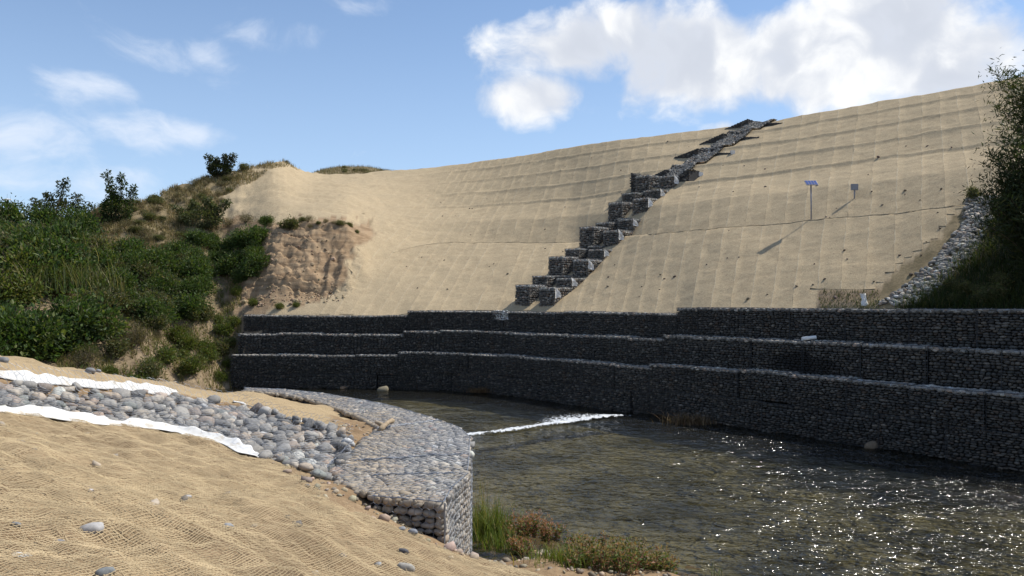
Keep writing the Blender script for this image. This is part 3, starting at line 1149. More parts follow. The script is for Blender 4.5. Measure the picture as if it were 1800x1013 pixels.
GT = 1.84                                     # top of the near gabion block
GAB_RIVER = np.array([W(px, py, GT)[:2] for px, py in [(430, 682), (500, 685), (560, 691), (640, 704), (700, 717), (765, 737), (806, 752), (826, 769), (822, 833), (795, 857), (779, 884)]])
GAB_BANK = np.array([W(px, py, GT)[:2] for px, py in [(655, 872), (590, 845), (612, 800), (640, 771), (668, 750), (610, 724), (550, 704), (490, 692), (430, 687)]])
GAB_POLY = np.concatenate([GAB_RIVER, GAB_BANK])


def inside(poly, x, y):
    x = np.asarray(x); y = np.asarray(y)
    c = np.zeros(x.shape, bool)
    n = len(poly)
    for i in range(n):
        x0, y0 = poly[i]; x1, y1 = poly[(i + 1) % n]
        cond = ((y0 > y) != (y1 > y)) & (x < (x1 - x0) * (y - y0) / (y1 - y0 + 1e-12) + x0)
        c ^= cond
    return c


def dist_poly(poly, x, y, closed=True):
    x = np.asarray(x, float); y = np.asarray(y, float)
    best = np.full(x.shape, 1e9)
    n = len(poly)
    for i in range(n if closed else n - 1):
        a = poly[i]; b = poly[(i + 1) % n]
        d = b - a
        t = np.clip(((x - a[0]) * d[0] + (y - a[1]) * d[1]) / (d @ d + 1e-12), 0, 1)
        best = np.minimum(best, np.hypot(x - a[0] - t * d[0], y - a[1] - t * d[1]))
    return best


def _near_ctrl():
    C = [W(*q) for q in [
        (0, 1013, 2.75), (300, 1013, 2.55), (600, 1013, 2.05), (800, 1013, 1.5), (950, 1013, .75), (1050, 1013, .22),
        (0, 900, 2.8), (300, 900, 2.55), (600, 900, 1.95), (690, 925, 1.74), (742, 938, 1.60), (765, 957, 1.40), (150, 800, 2.72), (400, 850, 2.15), (-200, 850, 3.1), (-200, 1013, 3.0),
        (0, 626, 3.42), (150, 652, 3.08), (300, 674, 2.65), (430, 690, 2.12), (-200, 600, 3.8), (-400, 560, 4.0),
        (660, 748, 1.88), (560, 722, 1.95), (500, 706, 2.02), (360, 690, 2.35), (640, 870, 1.82), (600, 850, 1.85)]]
    C += list(CU) + list(CL)
    C += [np.array(q) for q in [
        (0, 0, 2.85), (-3, 0, 2.95), (3, 0, 2.3), (0, -6, 3.0), (-8, 0, 3.4), (-14, 2, 3.9), (-22, 4, 4.2), (-8, -6, 3.5), (6, -2, 1.2), (7, -6, 1.4),
        (5.2, 4, .6), (8, 2, -.35), (10, -2, -.5), (4.6, 9.0, -.15), (6, 8, -.5), (9, 6, -.7),
        (-.75, 15.3, -.35), (-.77, 14.5, -.12), (-.79, 13.5, .10), (-.81, 12.5, .42), (-.84, 11.5, .85), (-1.3, 14.5, .1), (-1.3, 12.8, .7), (-1.3, 11.3, 1.2), (-.3, 13.6, .02), (-.3, 12.2, .30), (-.3, 10.8, .92), (1.03, 14.5, -.02), (2.6, 13.0, -.02), (.3, 15.6, -.35), (1.8, 15, -.45), (3.6, 13.8, -.5), (4, 18, -.65), (0, 18, -.65),
        (0.2, 12.5, .30), (.9, 12.0, .30), (1.9, 11.2, .30), (2.6, 9.5, .55), (1.6, 8.0, 1.1), (0.2, 8.4, 1.45), (3.6, 10.4, .02),
        (-13, 19, 1.6), (-12, 23, -.5), (-17, 18, 1.5), (-18, 22, -.5), (-9.5, 23.5, .2), (-9.5, 25, -.6), (-24, 18, -.4), (-24, 12, 3.6), (-7.5, 26, -.6), (-30, 14, -.4),
    ]]
    for q in np.concatenate([GAB_RIVER[:-4], GAB_BANK]):
        cen = GAB_POLY.mean(0)
        C.append(np.array([q[0] + (cen[0] - q[0]) * .06, q[1] + (cen[1] - q[1]) * .03, 1.60]))
    for q in GAB_BANK[1:4]:
        C.append(np.array([q[0] + .05, q[1], 1.83]))
    # off the river side of the block
    for a, b in zip(GAB_RIVER[:-5], GAB_RIVER[1:-4]):
        d = b - a; n = np.array([-d[1], d[0]]); n = n / np.linalg.norm(n)
        m = (a + b) / 2 + n * 1.6
        C.append(np.array([m[0], m[1], -.6]))
    return np.array(C)


_NC = _near_ctrl()
def _rbf():
    P = _NC[:, :2]
    d = np.linalg.norm(P[:, None] - P[None], axis=-1)
    A = np.sqrt(d * d + .25)
    n = len(P)
    K = np.zeros((n + 3, n + 3))
    K[:n, :n] = A - np.eye(n) * .08
    K[:n, n] = 1; K[:n, n + 1:] = P; K[n, :n] = 1; K[n + 1:, :n] = P.T
    return np.linalg.solve(K, np.concatenate([_NC[:, 2], [0, 0, 0]]))
_RW = _rbf()


def hnear(x, y, detail=True):
    x = np.atleast_1d(np.asarray(x, float)); y = np.atleast_1d(np.asarray(y, float))
    z = np.empty(x.shape)
    P = _NC[:, :2]; n = len(P)
    for i in range(0, len(x), 20000):
        xx, yy = x[i:i + 20000], y[i:i + 20000]
        d2 = (xx[:, None] - P[None, :, 0]) ** 2 + (yy[:, None] - P[None, :, 1]) ** 2
        z[i:i + 20000] = np.sqrt(d2 + .25) @ _RW[:n] + _RW[n] + _RW[n + 1] * xx + _RW[n + 2] * yy
    cap = np.interp(y, [9.6, 10.4, 11.2, 12.0, 13.5, 14.5, 15.5], [3, 1.30, .85, .45, .10, -.12, -.4])
    z = np.where((x > -1.05) & (y > 9.6), np.minimum(z, np.where(x < 1.2, cap, 9)), z)
    ch = inside(CHAN_POLY, x, y)
    dc = dist_poly(CHAN_POLY, x, y)
    z = z - np.where(ch, .26 * sstep(0, .35, dc), 0)
    if detail:
        g = inside(GAB_POLY, x, y)
        keep = np.where(g | ch, .15, 1.0)
        # folds of the loose matting run down towards the river
        a = -.62
        u, v = x * math.cos(a) + y * math.sin(a), -x * math.sin(a) + y * math.cos(a)
        fold = np.abs(fbm(u * .35, v * 1.6, 41, 3))
        z = z + keep * ((.10 - fold) * .15 + fbm(x * .8, y * .8, 42, 3) * .07 + fbm(x * 3.0, y * 3.0, 43, 4, .6) * .05)
    return z


def gnear(px, py):
    D = np.linspace(3.5, 28, 4000)
    x = (px - 900) / F * D
    yy = HZ - (hnear(x, D) - CH) * F / D
    i = int(np.argmax(yy <= py))
    return np.array([x[i], D[i], hnear(x[i], D[i])[0]])


def build_near_bank():
    xs = np.concatenate([np.arange(-32, -13, .5), np.arange(-13, 5, .085), np.arange(5, 11, .3)])
    ys = np.concatenate([np.arange(-7, 3.5, .5), np.arange(3.5, 17, .085), np.arange(17, 27.5, .16)])
    X, Y = np.meshgrid(xs, ys)
    Z = hnear(X.ravel(), Y.ravel()).reshape(X.shape)
    x, y = X.ravel(), Y.ravel()
    z = Z.ravel()
    # rough bare earth around the block and along the shore
    wob = .5 * fbm(x * 1.1, y * 1.1, 51, 3)
    g = inside(GAB_POLY, x, y); ch = inside(CHAN_POLY, x, y)
    dg = np.where(g, 0, dist_poly(GAB_POLY, x, y))
    px = 900 + F * x / np.maximum(y, .5)
    bare = sstep(1.0, .35, dg + wob) * (y < 17.5) * (px > 575)
    shore = sstep(.62, .30, z + .5 * wob)
    bare = np.maximum(np.maximum(bare, shore), (g | ch).astype(float))
    bare = np.maximum(bare, sstep(16.6, 17.6, y - .25 * (x + 9)) * (x < -8.5) * .5)
    bare = np.where(y < 3, 0, bare)
    z = z + bare * (~(g | ch)) * (fbm(x * 3, y * 3, 55, 4) * .09)
    soilmix = np.where((y < 13) & (px < 1100), .80 + .7 * fbm(x * .9, y * .9, 57, 3), .20) * (1 - bare)
    soilmix = np.clip(soilmix, 0, .95)
    col = np.stack([1 - bare - soilmix * (1 - bare), .40 * bare, .0 * bare], -1)
    i = np.arange(X.size).reshape(X.shape)
    Q = np.stack([i[:-1, :-1], i[:-1, 1:], i[1:, 1:], i[1:, :-1]], -1).reshape(-1, 4)
    Q = Q[(z[Q] > -.95).any(1)]
    me = mk_mesh('river_bank', np.stack([x, y, z], -1), [Q], [M['bank']], col)
    return obj('river_bank', me, kind='structure')


BANK = build_near_bank()


def build_net():
    """loose woven jute net over the bank in front: real crossing threads"""
    rs = np.random.RandomState(31)
    a = -.42
    ca, sa = math.cos(a), math.sin(a)
    sp = .033
    U = np.arange(-13, 4.5, sp); Vv = np.arange(0, 16, sp)
    def world(u, v):
        w1 = .11 * fbm(u * .9, v * .9, 61, 3); w2 = .11 * fbm(u * .9 + 40, v * .9, 62, 3)
        u2, v2 = u + w1 + .02 * fbm(u * 6, v * 6, 63, 2), v + w2 + .02 * fbm(u * 6, v * 6, 64, 2)
        return u2 * ca - v2 * sa, u2 * sa + v2 * ca
    uu, vv = np.meshgrid(U, Vv)
    x, y = world(uu.ravel(), vv.ravel())
    vis = (y > 3.6) & (y < 13.2) & (np.abs(900 + F * x / np.maximum(y, 1) - 400) < 900)
    g = inside(GAB_POLY, x, y) | inside(CHAN_POLY, x, y)
    dg = np.minimum(dist_poly(GAB_POLY, x, y), 9)
    dch = dist_poly(CHAN_POLY, x, y)
    z = np.full(x.shape, -5.0)
    z[vis] = hnear(x[vis], y[vis])
    wob = .5 * fbm(x * 1.1, y * 1.1, 51, 3)
    ok = vis & ~g & (dg + wob > .55) & (dch > .10) & (z > .62 + .3 * wob)
    above = (900 + F * x / np.maximum(y, 1) < 640) | (y < 11.0)
    # only the near side of the channel
    mid = np.interp(x, CL[:, 0], CL[:, 1])
    ok &= above & ((y < mid + .1) | (x > CL[-1, 0]))
    z = z + .018 + .03 * np.maximum(0, fbm(x * 3.2, y * 3.2, 65, 2))
    shp = uu.shape
    X, Y, Z, OK = (q.reshape(shp) for q in (x, y, z, ok))
    P = np.stack([X, Y, Z], -1)
    parts = []
    for axis in (0, 1):
        A = P if axis == 1 else P.transpose(1, 0, 2)
        O = OK if axis == 1 else OK.T
        nr, nc = A.shape[:2]
        hw = (.0017 + .0026 * rs.rand(nr) ** 2)[:, None]
        T = np.gradient(A, axis=1)[..., :2]
        T = T / (np.linalg.norm(T, axis=-1, keepdims=True) + 1e-9)
        N = np.stack([-T[..., 1], T[..., 0], 0 * T[..., 0]], -1) * hw[..., None]
        up = np.array([0, 0, .004])
        L = A - N; Rr = A + N; Tp = A + up
        V = np.stack([L, Tp, Rr], 2).reshape(-1, 3)
        i = (np.arange(nr * nc) * 3).reshape(nr, nc)
        keep = O[:, :-1] & O[:, 1:] & (rs.rand(nr, nc - 1) > .06)
        a0, b0 = i[:, :-1][keep], i[:, 1:][keep]
        Q = np.concatenate([np.stack([a0, b0, b0 + 1, a0 + 1], -1), np.stack([a0 + 1, b0 + 1, b0 + 2, a0 + 2], -1)])
        used = np.unique(Q)
        rm = np.zeros(len(V), int); rm[used] = np.arange(len(used))
        parts.append((V[used], [rm[Q]], None))
    # loose straw fibres
    kf = 16000
    x = rs.uniform(-9, 2, kf); y = rs.uniform(4, 12.8, kf)
    mid = np.interp(x, CL[:, 0], CL[:, 1])
    k = (y < mid - .05) & (dist_poly(GAB_POLY, x, y) > .35) & ~inside(GAB_POLY, x, y) & (np.abs(900 + F * x / y - 480) < 600)
    x, y = x[k], y[k]
    A0 = np.stack([x, y, hnear(x, y) + .022], 1)
    an = rs.normal(-.5, .9, len(x)); ln = rs.uniform(.03, .16, len(x))
    B0 = A0 + np.stack([np.cos(an) * ln, np.sin(an) * ln, 0 * ln], 1)
    kz = hnear(B0[:, 0], B0[:, 1]) + .024
    B0[:, 2] = kz
    C0 = (A0 + B0) / 2 + np.stack([rs.normal(0, .012, len(x)), rs.normal(0, .012, len(x)), rs.uniform(0, .022, len(x))], 1)
    side = np.stack([-np.sin(an), np.cos(an), 0 * an], 1) * rs.uniform(.001, .0022, len(x))[:, None]
    V = np.stack([A0 - side, A0 + side, C0 - side, C0 + side, B0 - side, B0 + side], 1).reshape(-1, 3)
    b6 = (np.arange(len(x)) * 6)[:, None]
    parts.append((V, [np.concatenate([b6 + np.array([[0, 1, 3, 2]]), b6 + np.array([[2, 3, 5, 4]])])], None))
    V, fs, _ = join(parts)
    o = obj('jute_netting', mk_mesh('jute_netting', V, fs, [M['thread']]), parent=BANK, kind='stuff')
    o['label'] = 'loose woven straw-coloured net over the near bank'


build_net()


def pack(poly, spacing, rs, jitter=.3):
    x0, y0 = poly.min(0); x1, y1 = poly.max(0)
    xs = np.arange(x0, x1, spacing); ys = np.arange(y0, y1, spacing * .87)
    X, Y = np.meshgrid(xs, ys)
    X = X + (np.arange(len(ys)) % 2)[:, None] * spacing / 2
    X = X + rs.uniform(-jitter, jitter, X.shape) * spacing; Y = Y + rs.uniform(-jitter, jitter, X.shape) * spacing
    k = inside(poly, X.ravel(), Y.ravel())
    return np.stack([X.ravel()[k], Y.ravel()[k]], 1)


def hex_wire(poly_uv, to3, cell=.105, r=.0022, rs=R, keep=1.0):
    """hexagonal wire netting over a region of a sheet; to3 maps (u,v) to space"""
    x0, y0 = poly_uv.min(0) - .1; x1, y1 = poly_uv.max(0) + .1
    h = cell / math.sqrt(3)
    segs = []
    nj = int((y1 - y0) / (1.5 * h)) + 1; ni = int((x1 - x0) / cell) + 1
    J, I = np.meshgrid(np.arange(nj), np.arange(ni), indexing='ij')
    cx = x0 + I * cell + (J % 2) * cell / 2; cy = y0 + J * 1.5 * h
    cs = [(0, h), (cell / 2, h / 2), (cell / 2, -h / 2), (0, -h)]
    for a, b in ((0, 1), (1, 2), (2, 3)):
        segs.append(np.stack([cx + cs[a][0], cy + cs[a][1], cx + cs[b][0], cy + cs[b][1]], -1).reshape(-1, 4))
    S = np.concatenate(segs)
    k = inside(poly_uv, (S[:, 0] + S[:, 2]) / 2, (S[:, 1] + S[:, 3]) / 2) & (rs.rand(len(S)) < keep)
    S = S[k]
    A, B = to3(S[:, 0], S[:, 1]), to3(S[:, 2], S[:, 3])
    T = B - A
    T /= np.linalg.norm(T, axis=1)[:, None] + 1e-9
    ref = np.where(np.abs(T[:, 2:3]) > .8, [[1., 0, 0]], [[0, 0, 1.]])
    N = np.cross(T, ref); N /= np.linalg.norm(N, axis=1)[:, None]
    Bn = np.cross(N, T)
    V = []
    for P in (A, B):
        for q in range(3):
            an = q * 2.0944
            V.append(P + r * (N * math.cos(an) + Bn * math.sin(an)))
    V = np.stack(V, 1).reshape(-1, 3)
    b = (np.arange(len(S)) * 6)[:, None]
    Q = np.concatenate([b + np.array([[q, (q + 1) % 3, 3 + (q + 1) % 3, 3 + q]]) for q in range(3)])
    return V, [Q], None


def split_stones(pos, rad, m3, col, root, rs, limit=300):
    """the stones that show largest become objects of their own, the rest one mass"""
    view = rad[:, 0] * rad[:, 2] / (pos[:, 1] ** 2)
    px = 900 + F * pos[:, 0] / pos[:, 1]
    view = np.where((px > -10) & (px < 1810), view, 0)
    order = np.argsort(-view)
    one, rest = order[:limit], order[limit:]
    rl = np.array(root.location)
    for k in one:
        stone_object(pos[k] - rl, rad[k], m3[k], col[k], root, rs=rs)
    V, fs, c = stone_mass(pos[rest] - rl, rad[rest], m3[rest], rs, colors=col[rest])
    obj('stones', mk_mesh('stones', V, fs, [M['stone']], c), root, kind='stuff')


def build_near_gabion():
    rs = np.random.RandomState(41)
    root = obj('gabion_block', None, loc=(-.9, 12.5, 0), label='pale sunlit gabion block with flat wire-meshed top at the river edge', cat='gabion')
    rl = np.array(root.location)
    def soil(x, y):
        return hnear(x, y)
    # core
    n = len(GAB_POLY)
    cen = GAB_POLY.mean(0)
    top = np.concatenate([GAB_POLY, np.full((n, 1), GT - .07)], 1); bot = np.concatenate([GAB_POLY, np.full((n, 1), -.9)], 1)
    # draw the core in a little behind the facing stones
    d = (np.roll(GAB_POLY, -1, 0) - np.roll(GAB_POLY, 1, 0)); d /= np.linalg.norm(d, axis=1)[:, None]
    inn = np.stack([d[:, 1], -d[:, 0]], 1) * .09
    top[:, :2] += inn; bot[:, :2] += inn
    V = np.concatenate([top, bot]) - rl
    i = np.arange(n); j = (i + 1) % n
    bm = bmesh.new()
    vs = [bm.verts.new(v) for v in V]
    bm.faces.new(vs[:n])
    for a in range(n):
        bm.faces.new((vs[a], vs[n + a], vs[n + (a + 1) % n], vs[(a + 1) % n]))
    bmesh.ops.triangulate(bm, faces=bm.faces[:1])
    me = bpy.data.meshes.new('fill'); bm.to_mesh(me); bm.free()
    me.materials.append(M['fill'])
    obj('fill', me, root)
    P, Rd, Mt = [], [], []
    q = pack(GAB_POLY, .118, rs)
    k = len(q)
    tops = np.full(k, GT - .045)
    s = soil(q[:, 0], q[:, 1])
    P.append(np.stack([q[:, 0], q[:, 1], tops + rs.uniform(-.018, .018, k)], 1))
    sz = rs.uniform(.058, .10, k)
    Rd.append(np.stack([sz * rs.uniform(1.0, 1.35, k), sz, rs.uniform(.05, .07, k)], 1))
    Mt.append(rot_mats(rs, k, .16))
    # faces: river side all the way round and the near end
    ring = np.concatenate([GAB_RIVER, GAB_BANK[:1]])
    for a, b in zip(ring[:-1], ring[1:]):
        d = b - a; L = np.linalg.norm(d); d /= L
        C, r = course_fill(L, GT - .02 + .3, rs, (.11, .23), (.065, .115))
        zc = GT - .05 - C[:, 1]
        n2 = np.array([d[1], -d[0]])          # inwards
        xy = a + d * C[:, :1] + n2 * (.045 + rs.uniform(-.01, .02, (len(C), 1)))
        P.append(np.stack([xy[:, 0], xy[:, 1], zc], 1))
        Rd.append(np.stack([r[:, 0], np.full(len(r), .075), r[:, 1]], 1))
        Mt.append(rot_mats(rs, len(C), .12, rz=np.full(len(C), math.atan2(d[1], d[0]))))
    P, Rd, Mt = np.concatenate(P), np.concatenate(Rd), np.concatenate(Mt)
    col = np.clip(stone_colors(len(P), rs, 1.35) * .8 + .085, 0, .55)
    pink = rs.rand(len(P)) < .006
    col[pink] = (.36, .24, .20)
    dusty = fbm(P[:, 0] * .9, P[:, 1] * .9, 77, 3)
    f = sstep(.05, .4, dusty)[:, None] * .5
    col = col * (1 - f) + np.array([.40, .33, .24]) * f
    f = (sstep(1.1, .1, dist_poly(GAB_BANK, P[:, 0], P[:, 1], False) + .8 * fbm(P[:, 0] * 1.3, P[:, 1] * 1.3, 78, 3)) * .75)[:, None]
    col = col * (1 - f) + np.array([.38, .30, .205]) * f
    split_stones(P, Rd, Mt, col, root, rs)
    # wire netting on the top and on the faces towards the river and the camera
    def t3(u, v):
        return np.stack([u, v, GT + .018 + .016 * fbm(u * 5, v * 5, 81, 2)], 1) - rl
    parts = [hex_wire(GAB_POLY, t3, .11, .0038, rs)]
    for a, b in zip(ring[:-1], ring[1:]):
        d = b - a; L = np.linalg.norm(d); d /= L
        n2 = np.array([d[1], -d[0]])
        rect = np.array([[0, -.1], [L, -.1], [L, GT], [0, GT]])
        def f3(u, v, a=a, d=d, n2=n2):
            xy = a + d * u[:, None] + n2 * (-.045 + .012 * fbm(u * 5, v * 5, 82, 2)[:, None])
            return np.stack([xy[:, 0], xy[:, 1], v], 1) - rl
        parts.append(hex_wire(rect, f3, .11, .0038, rs))
    V, fs, _ = join(parts)
    obj('wire_mesh', mk_mesh('wire_mesh', V, fs, [M['wire']]), root, kind='stuff')
    # selvedge wires
    parts = []
    for a, b in zip(ring[:-1], ring[1:]):
        for q in range(2):
            pts = np.concatenate([np.linspace(a, b, 12), np.full((12, 1), GT + .01)], 1)
            pts += rs.normal(0, .006, pts.shape)
            parts.append(tube(pts - rl, .007, sides=5, cap=False))
    for kx in (len(GAB_RIVER) - 4, len(GAB_RIVER) - 1):
        a = GAB_RIVER[kx]
        for q in range(3):
            pts = np.stack([np.full(14, a[0]) + .02, np.full(14, a[1]) - .03, np.linspace(GT, -.2, 14)], 1) + rs.normal(0, .007, (14, 3))
            parts.append(tube(pts - rl, .007, sides=5, cap=False))
    for a, b in ((W(330 + 490, 800, GT), W(620, 812, GT)), (W(560, 838, GT), W(622, 775, GT)), (W(798, 834, GT), W(655, 838, GT)), (W(770, 740, GT), W(660, 756, GT))):
        for q in range(3):
            pts = np.linspace(a, b, 26)
            pts[:, 2] = GT + .025
            pts += rs.normal(0, .010, pts.shape)
            parts.append(tube(pts - rl, .006, sides=4, cap=False))
    V, fs, _ = join(parts)
    obj('selvedge_wire', mk_mesh('selvedge_wire', V, fs, [M['wire']]), root)


build_near_gabion()


def build_channel():
    rs = np.random.RandomState(43)
    root = obj('stone_channel', None, loc=(-5, 13.5, 1.9), label='drainage channel of loose grey cobbles between white fabric edges on the near bank', cat='channel')
    rl = np.array(root.location)
    P, Rd = [], []
    for layer, sp in ((0, .165), (1, .215)):
        q = pack(CHAN_POLY, sp, rs, .34)
        z = hnear(q[:, 0], q[:, 1], False)
        sz = np.exp(rs.normal(math.log(.092 if layer == 0 else .100), .22, len(q)))
        up_d = dist_poly(CU[:, :2], q[:, 0], q[:, 1], False)
        far_end = q[:, 0] < -5.5
        lo_d = dist_poly(CL[:, :2], q[:, 0], q[:, 1], False)
        k0 = ((up_d > .15) | ~far_end) & ((lo_d > .12) | (q[:, 0] > -4.2))
        q, z, sz = q[k0], z[k0], sz[k0]
        if layer:
            k = (rs.rand(len(q)) < .72) & (dist_poly(CHAN_POLY, q[:, 0], q[:, 1]) > .12)
            q, z, sz = q[k], z[k], sz[k]
        P.append(np.stack([q[:, 0], q[:, 1], z + .04 + layer * .085 + rs.uniform(-.02, .03, len(q))], 1))
        Rd.append(np.stack([sz * rs.uniform(1.05, 1.45, len(q)), sz, sz * rs.uniform(.62, .85, len(q))], 1))
    P, Rd = np.concatenate(P), np.concatenate(Rd)
    Mt = rot_mats(rs, len(P), .35)
    col = np.clip(stone_colors(len(P), rs, 1.2) + .045, 0, .55)
    warm = rs.rand(len(P)) < .08
    col[warm] = np.array([.40, .33, .26]) * rs.uniform(.8, 1.2, (warm.sum(), 1))
    split_stones(P, Rd, Mt, col, root, rs)
    def t3(u, v):
        return np.stack([u, v, hnear(u, v, False) + .235 + .03 * fbm(u * 3, v * 3, 91, 2)], 1) - rl
    V, fs, _ = hex_wire(CHAN_POLY, t3, .12, .0028, rs, .93)
    obj('wire_mesh', mk_mesh('wire_mesh', V, fs, [M['wire']]), root, kind='stuff')


build_channel()


def ribbon_cloth(name, path, width, label, up, seed, side, parent=None, lift=.05):
    """fabric edge lying along a path: folded, wrinkled, with thickness"""
    p = np.asarray(path)[:, :2]
    s = np.concatenate([[0], np.cumsum(np.linalg.norm(np.diff(p, axis=0), axis=1))])
    n = int(s[-1] / .045)
    q = np.linspace(0, s[-1], n)
    c = np.stack([np.interp(q, s, p[:, 0]), np.interp(q, s, p[:, 1])], 1)
    ker = np.ones(9) / 9
    c[5:-5] = np.stack([np.convolve(c[:, 0], ker, 'same'), np.convolve(c[:, 1], ker, 'same')], 1)[5:-5]
    d = np.gradient(c, axis=0); d /= np.linalg.norm(d, axis=1)[:, None]
    nn = np.stack([-d[:, 1], d[:, 0]], 1) * side
    m = 11
    g = np.linspace(0, 1, m)
    w = width * (1 + .5 * fbm(q * .9, q * 0, seed, 3))
    endt = np.clip(np.minimum(q, s[-1] - q) / .35, .25, 1)
    w = w * endt
    XY = c[:, None] + nn[:, None] * ((g[None, :] - .5) * w[:, None])[..., None]
    H = hnear(XY[..., 0].ravel(), XY[..., 1].ravel(), False).reshape(n, m)
    pk = .72
    prof = np.where(g < pk, (g / pk) ** 1.5, np.clip((1 - g) / (1 - pk), 0, 1) ** .8)      # leaning sheet with a folded crest
    crest = .75 + .9 * fbm(q * 1.1, q * 0 + 3, seed + 2, 3) + .5 * fbm(q * 5.0, q * 0 + 9, seed + 4, 2)
    pleat = vnoise(q[:, None] * 6.5 + 1.6 * g[None] + 2 * fbm(q * .8, q * 0, seed + 7, 2)[:, None], g[None] * 1.2, seed + 5)
    fold = np.abs(vnoise(q[:, None] * 2.3 - g[None] * 1.6, g[None] * .8, seed + 9))
    Z = H + .012 + up * prof[None] * np.clip(crest, .35, 1.5)[:, None] * endt[:, None] + .03 * pleat * (prof[None] * .7 + .3) - .05 * fold * prof[None]
    Z = np.maximum(Z, H + .006)
    XY = XY + nn[:, None] * (.05 * pleat)[..., None]
    V = np.concatenate([XY, Z[..., None]], -1).reshape(-1, 3)
    i = np.arange(n * m).reshape(n, m)
    Q = np.stack([i[:-1, :-1], i[:-1, 1:], i[1:, 1:], i[1:, :-1]], -1).reshape(-1, 4)
    o = obj(name, mk_mesh(name, V, [Q], [M['cloth']]), parent, label=label, cat='fabric')
    md = o.modifiers.new('thickness', 'SOLIDIFY'); md.thickness = .006
    return o


ribbon_cloth('filter_fabric', CL[:6] + np.array([0, -.05, 0]), .30, 'white fabric edge along the lower side of the cobble channel', .12, 101, 1)
ribbon_cloth('filter_fabric', CU[:4] + np.array([0, .04, 0]), .20, 'white fabric band along the upper side of the cobble channel', .10, 102, 1)
for a, b, lab in ((410, 445, 'small white fabric scrap on the channel rim, nearest the long white band'), (505, 545, 'middle white fabric scrap on the rim where the cobble channel flattens'), (575, 606, 'last small white fabric scrap at the gabion end of the channel rim')):
    pth = np.array([W(px, np.interp(px, [c[0] for c in CHAN_UP], [c[1] for c in CHAN_UP]) - 1, np.interp(px, [c[0] for c in CHAN_UP], [c[2] for c in CHAN_UP])) for px in np.linspace(a, b, 5)])
    ribbon_cloth('filter_fabric', pth, .14, lab, .05, int(a), 1)


# ------------------------------------------------------------------ river
def mat_bed():
    m, t = new_mat('river_bed')
    pos = geo_pos(t)
    v = t.n('ShaderNodeTexVoronoi', {'Vector': pos, 'Scale': 5.5, 'Randomness': 1.0})
    n = t.noise(pos, .34, 5.0, .6)
    n2 = t.noise(pos, 6.0, 4.0, .6)
    c = t.mix(t.rng(n, .36, .62), (.075, .068, .028), (.33, .29, .19))
    c = t.mix(t.rng(n2, .45, .7, 0, .3), c, (.05, .05, .022))
    c = t.mix(t.rng(v.outputs['Distance'], .0, .55, .16, 0), c, (.27, .25, .21))
    sx = t.n('ShaderNodeSeparateXYZ', {0: pos})
    # pale silt in the near shallows
    c = t.mix(t.rng(sx.outputs[2], -.62, -.28, 0, .75), c, (.30, .26, .19))
    finish(t, c, .9, v.outputs['Distance'], .6, .08, .2)
    return m


def mat_water(name, tint, wave_dir=.4, strength=1.0, milk=.03):
    m, t = new_mat(name)
    pos = geo_pos(t)
    mp = t.n('ShaderNodeMapping', {'Vector': pos, 'Rotation': (0, 0, wave_dir), 'Scale': (.85, 1.25, 1.0)})
    a = t.noise(mp.outputs[0], .9, 2.0, .5, .6)
    b = t.noise(mp.outputs[0], 2.7, 2.0, .5, .8)
    c = t.noise(mp.outputs[0], 7.5, 2.0, .5, .5)
    h = t.math('ADD', t.math('MULTIPLY', a, .75), t.math('ADD', t.math('MULTIPLY', b, .45), t.math('MULTIPLY', c, .15)))
    sx = t.n('ShaderNodeSeparateXYZ', {0: pos})
    riffle = t.rng(t.math('SUBTRACT', sx.outputs[0], t.math('MULTIPLY', sx.outputs[1], .12)), -1.0, 7.5, .62, 1.75)
    h = t.math('MULTIPLY', h, riffle)
    bump = t.n('ShaderNodeBump', {'Height': h, 'Strength': 1.0, 'Distance': .34 * strength})
    tr = t.n('ShaderNodeBsdfTransparent', {'Color': tint})
    df = t.n('ShaderNodeBsdfDiffuse', {'Color': (.27, .265, .215, 1)})
    body = t.n('ShaderNodeMixShader', {0: milk, 1: tr.outputs[0], 2: df.outputs[0]})
    gl = t.n('ShaderNodeBsdfGlossy', {'Color': (1, 1, 1, 1), 'Roughness': .10, 'Normal': bump.outputs[0]})
    fr = t.n('ShaderNodeFresnel', {'IOR': 1.38, 'Normal': bump.outputs[0]})
    mx = t.n('ShaderNodeMixShader', {0: fr.outputs[0], 1: body.outputs[0], 2: gl.outputs[0]})
    t.n('ShaderNodeOutputMaterial', {0: mx.outputs[0]})
    return m


WEIR_A, WEIR_B = np.array([5.9, 31.7]), np.array([-6.2, 22.35])
ZD = -.07


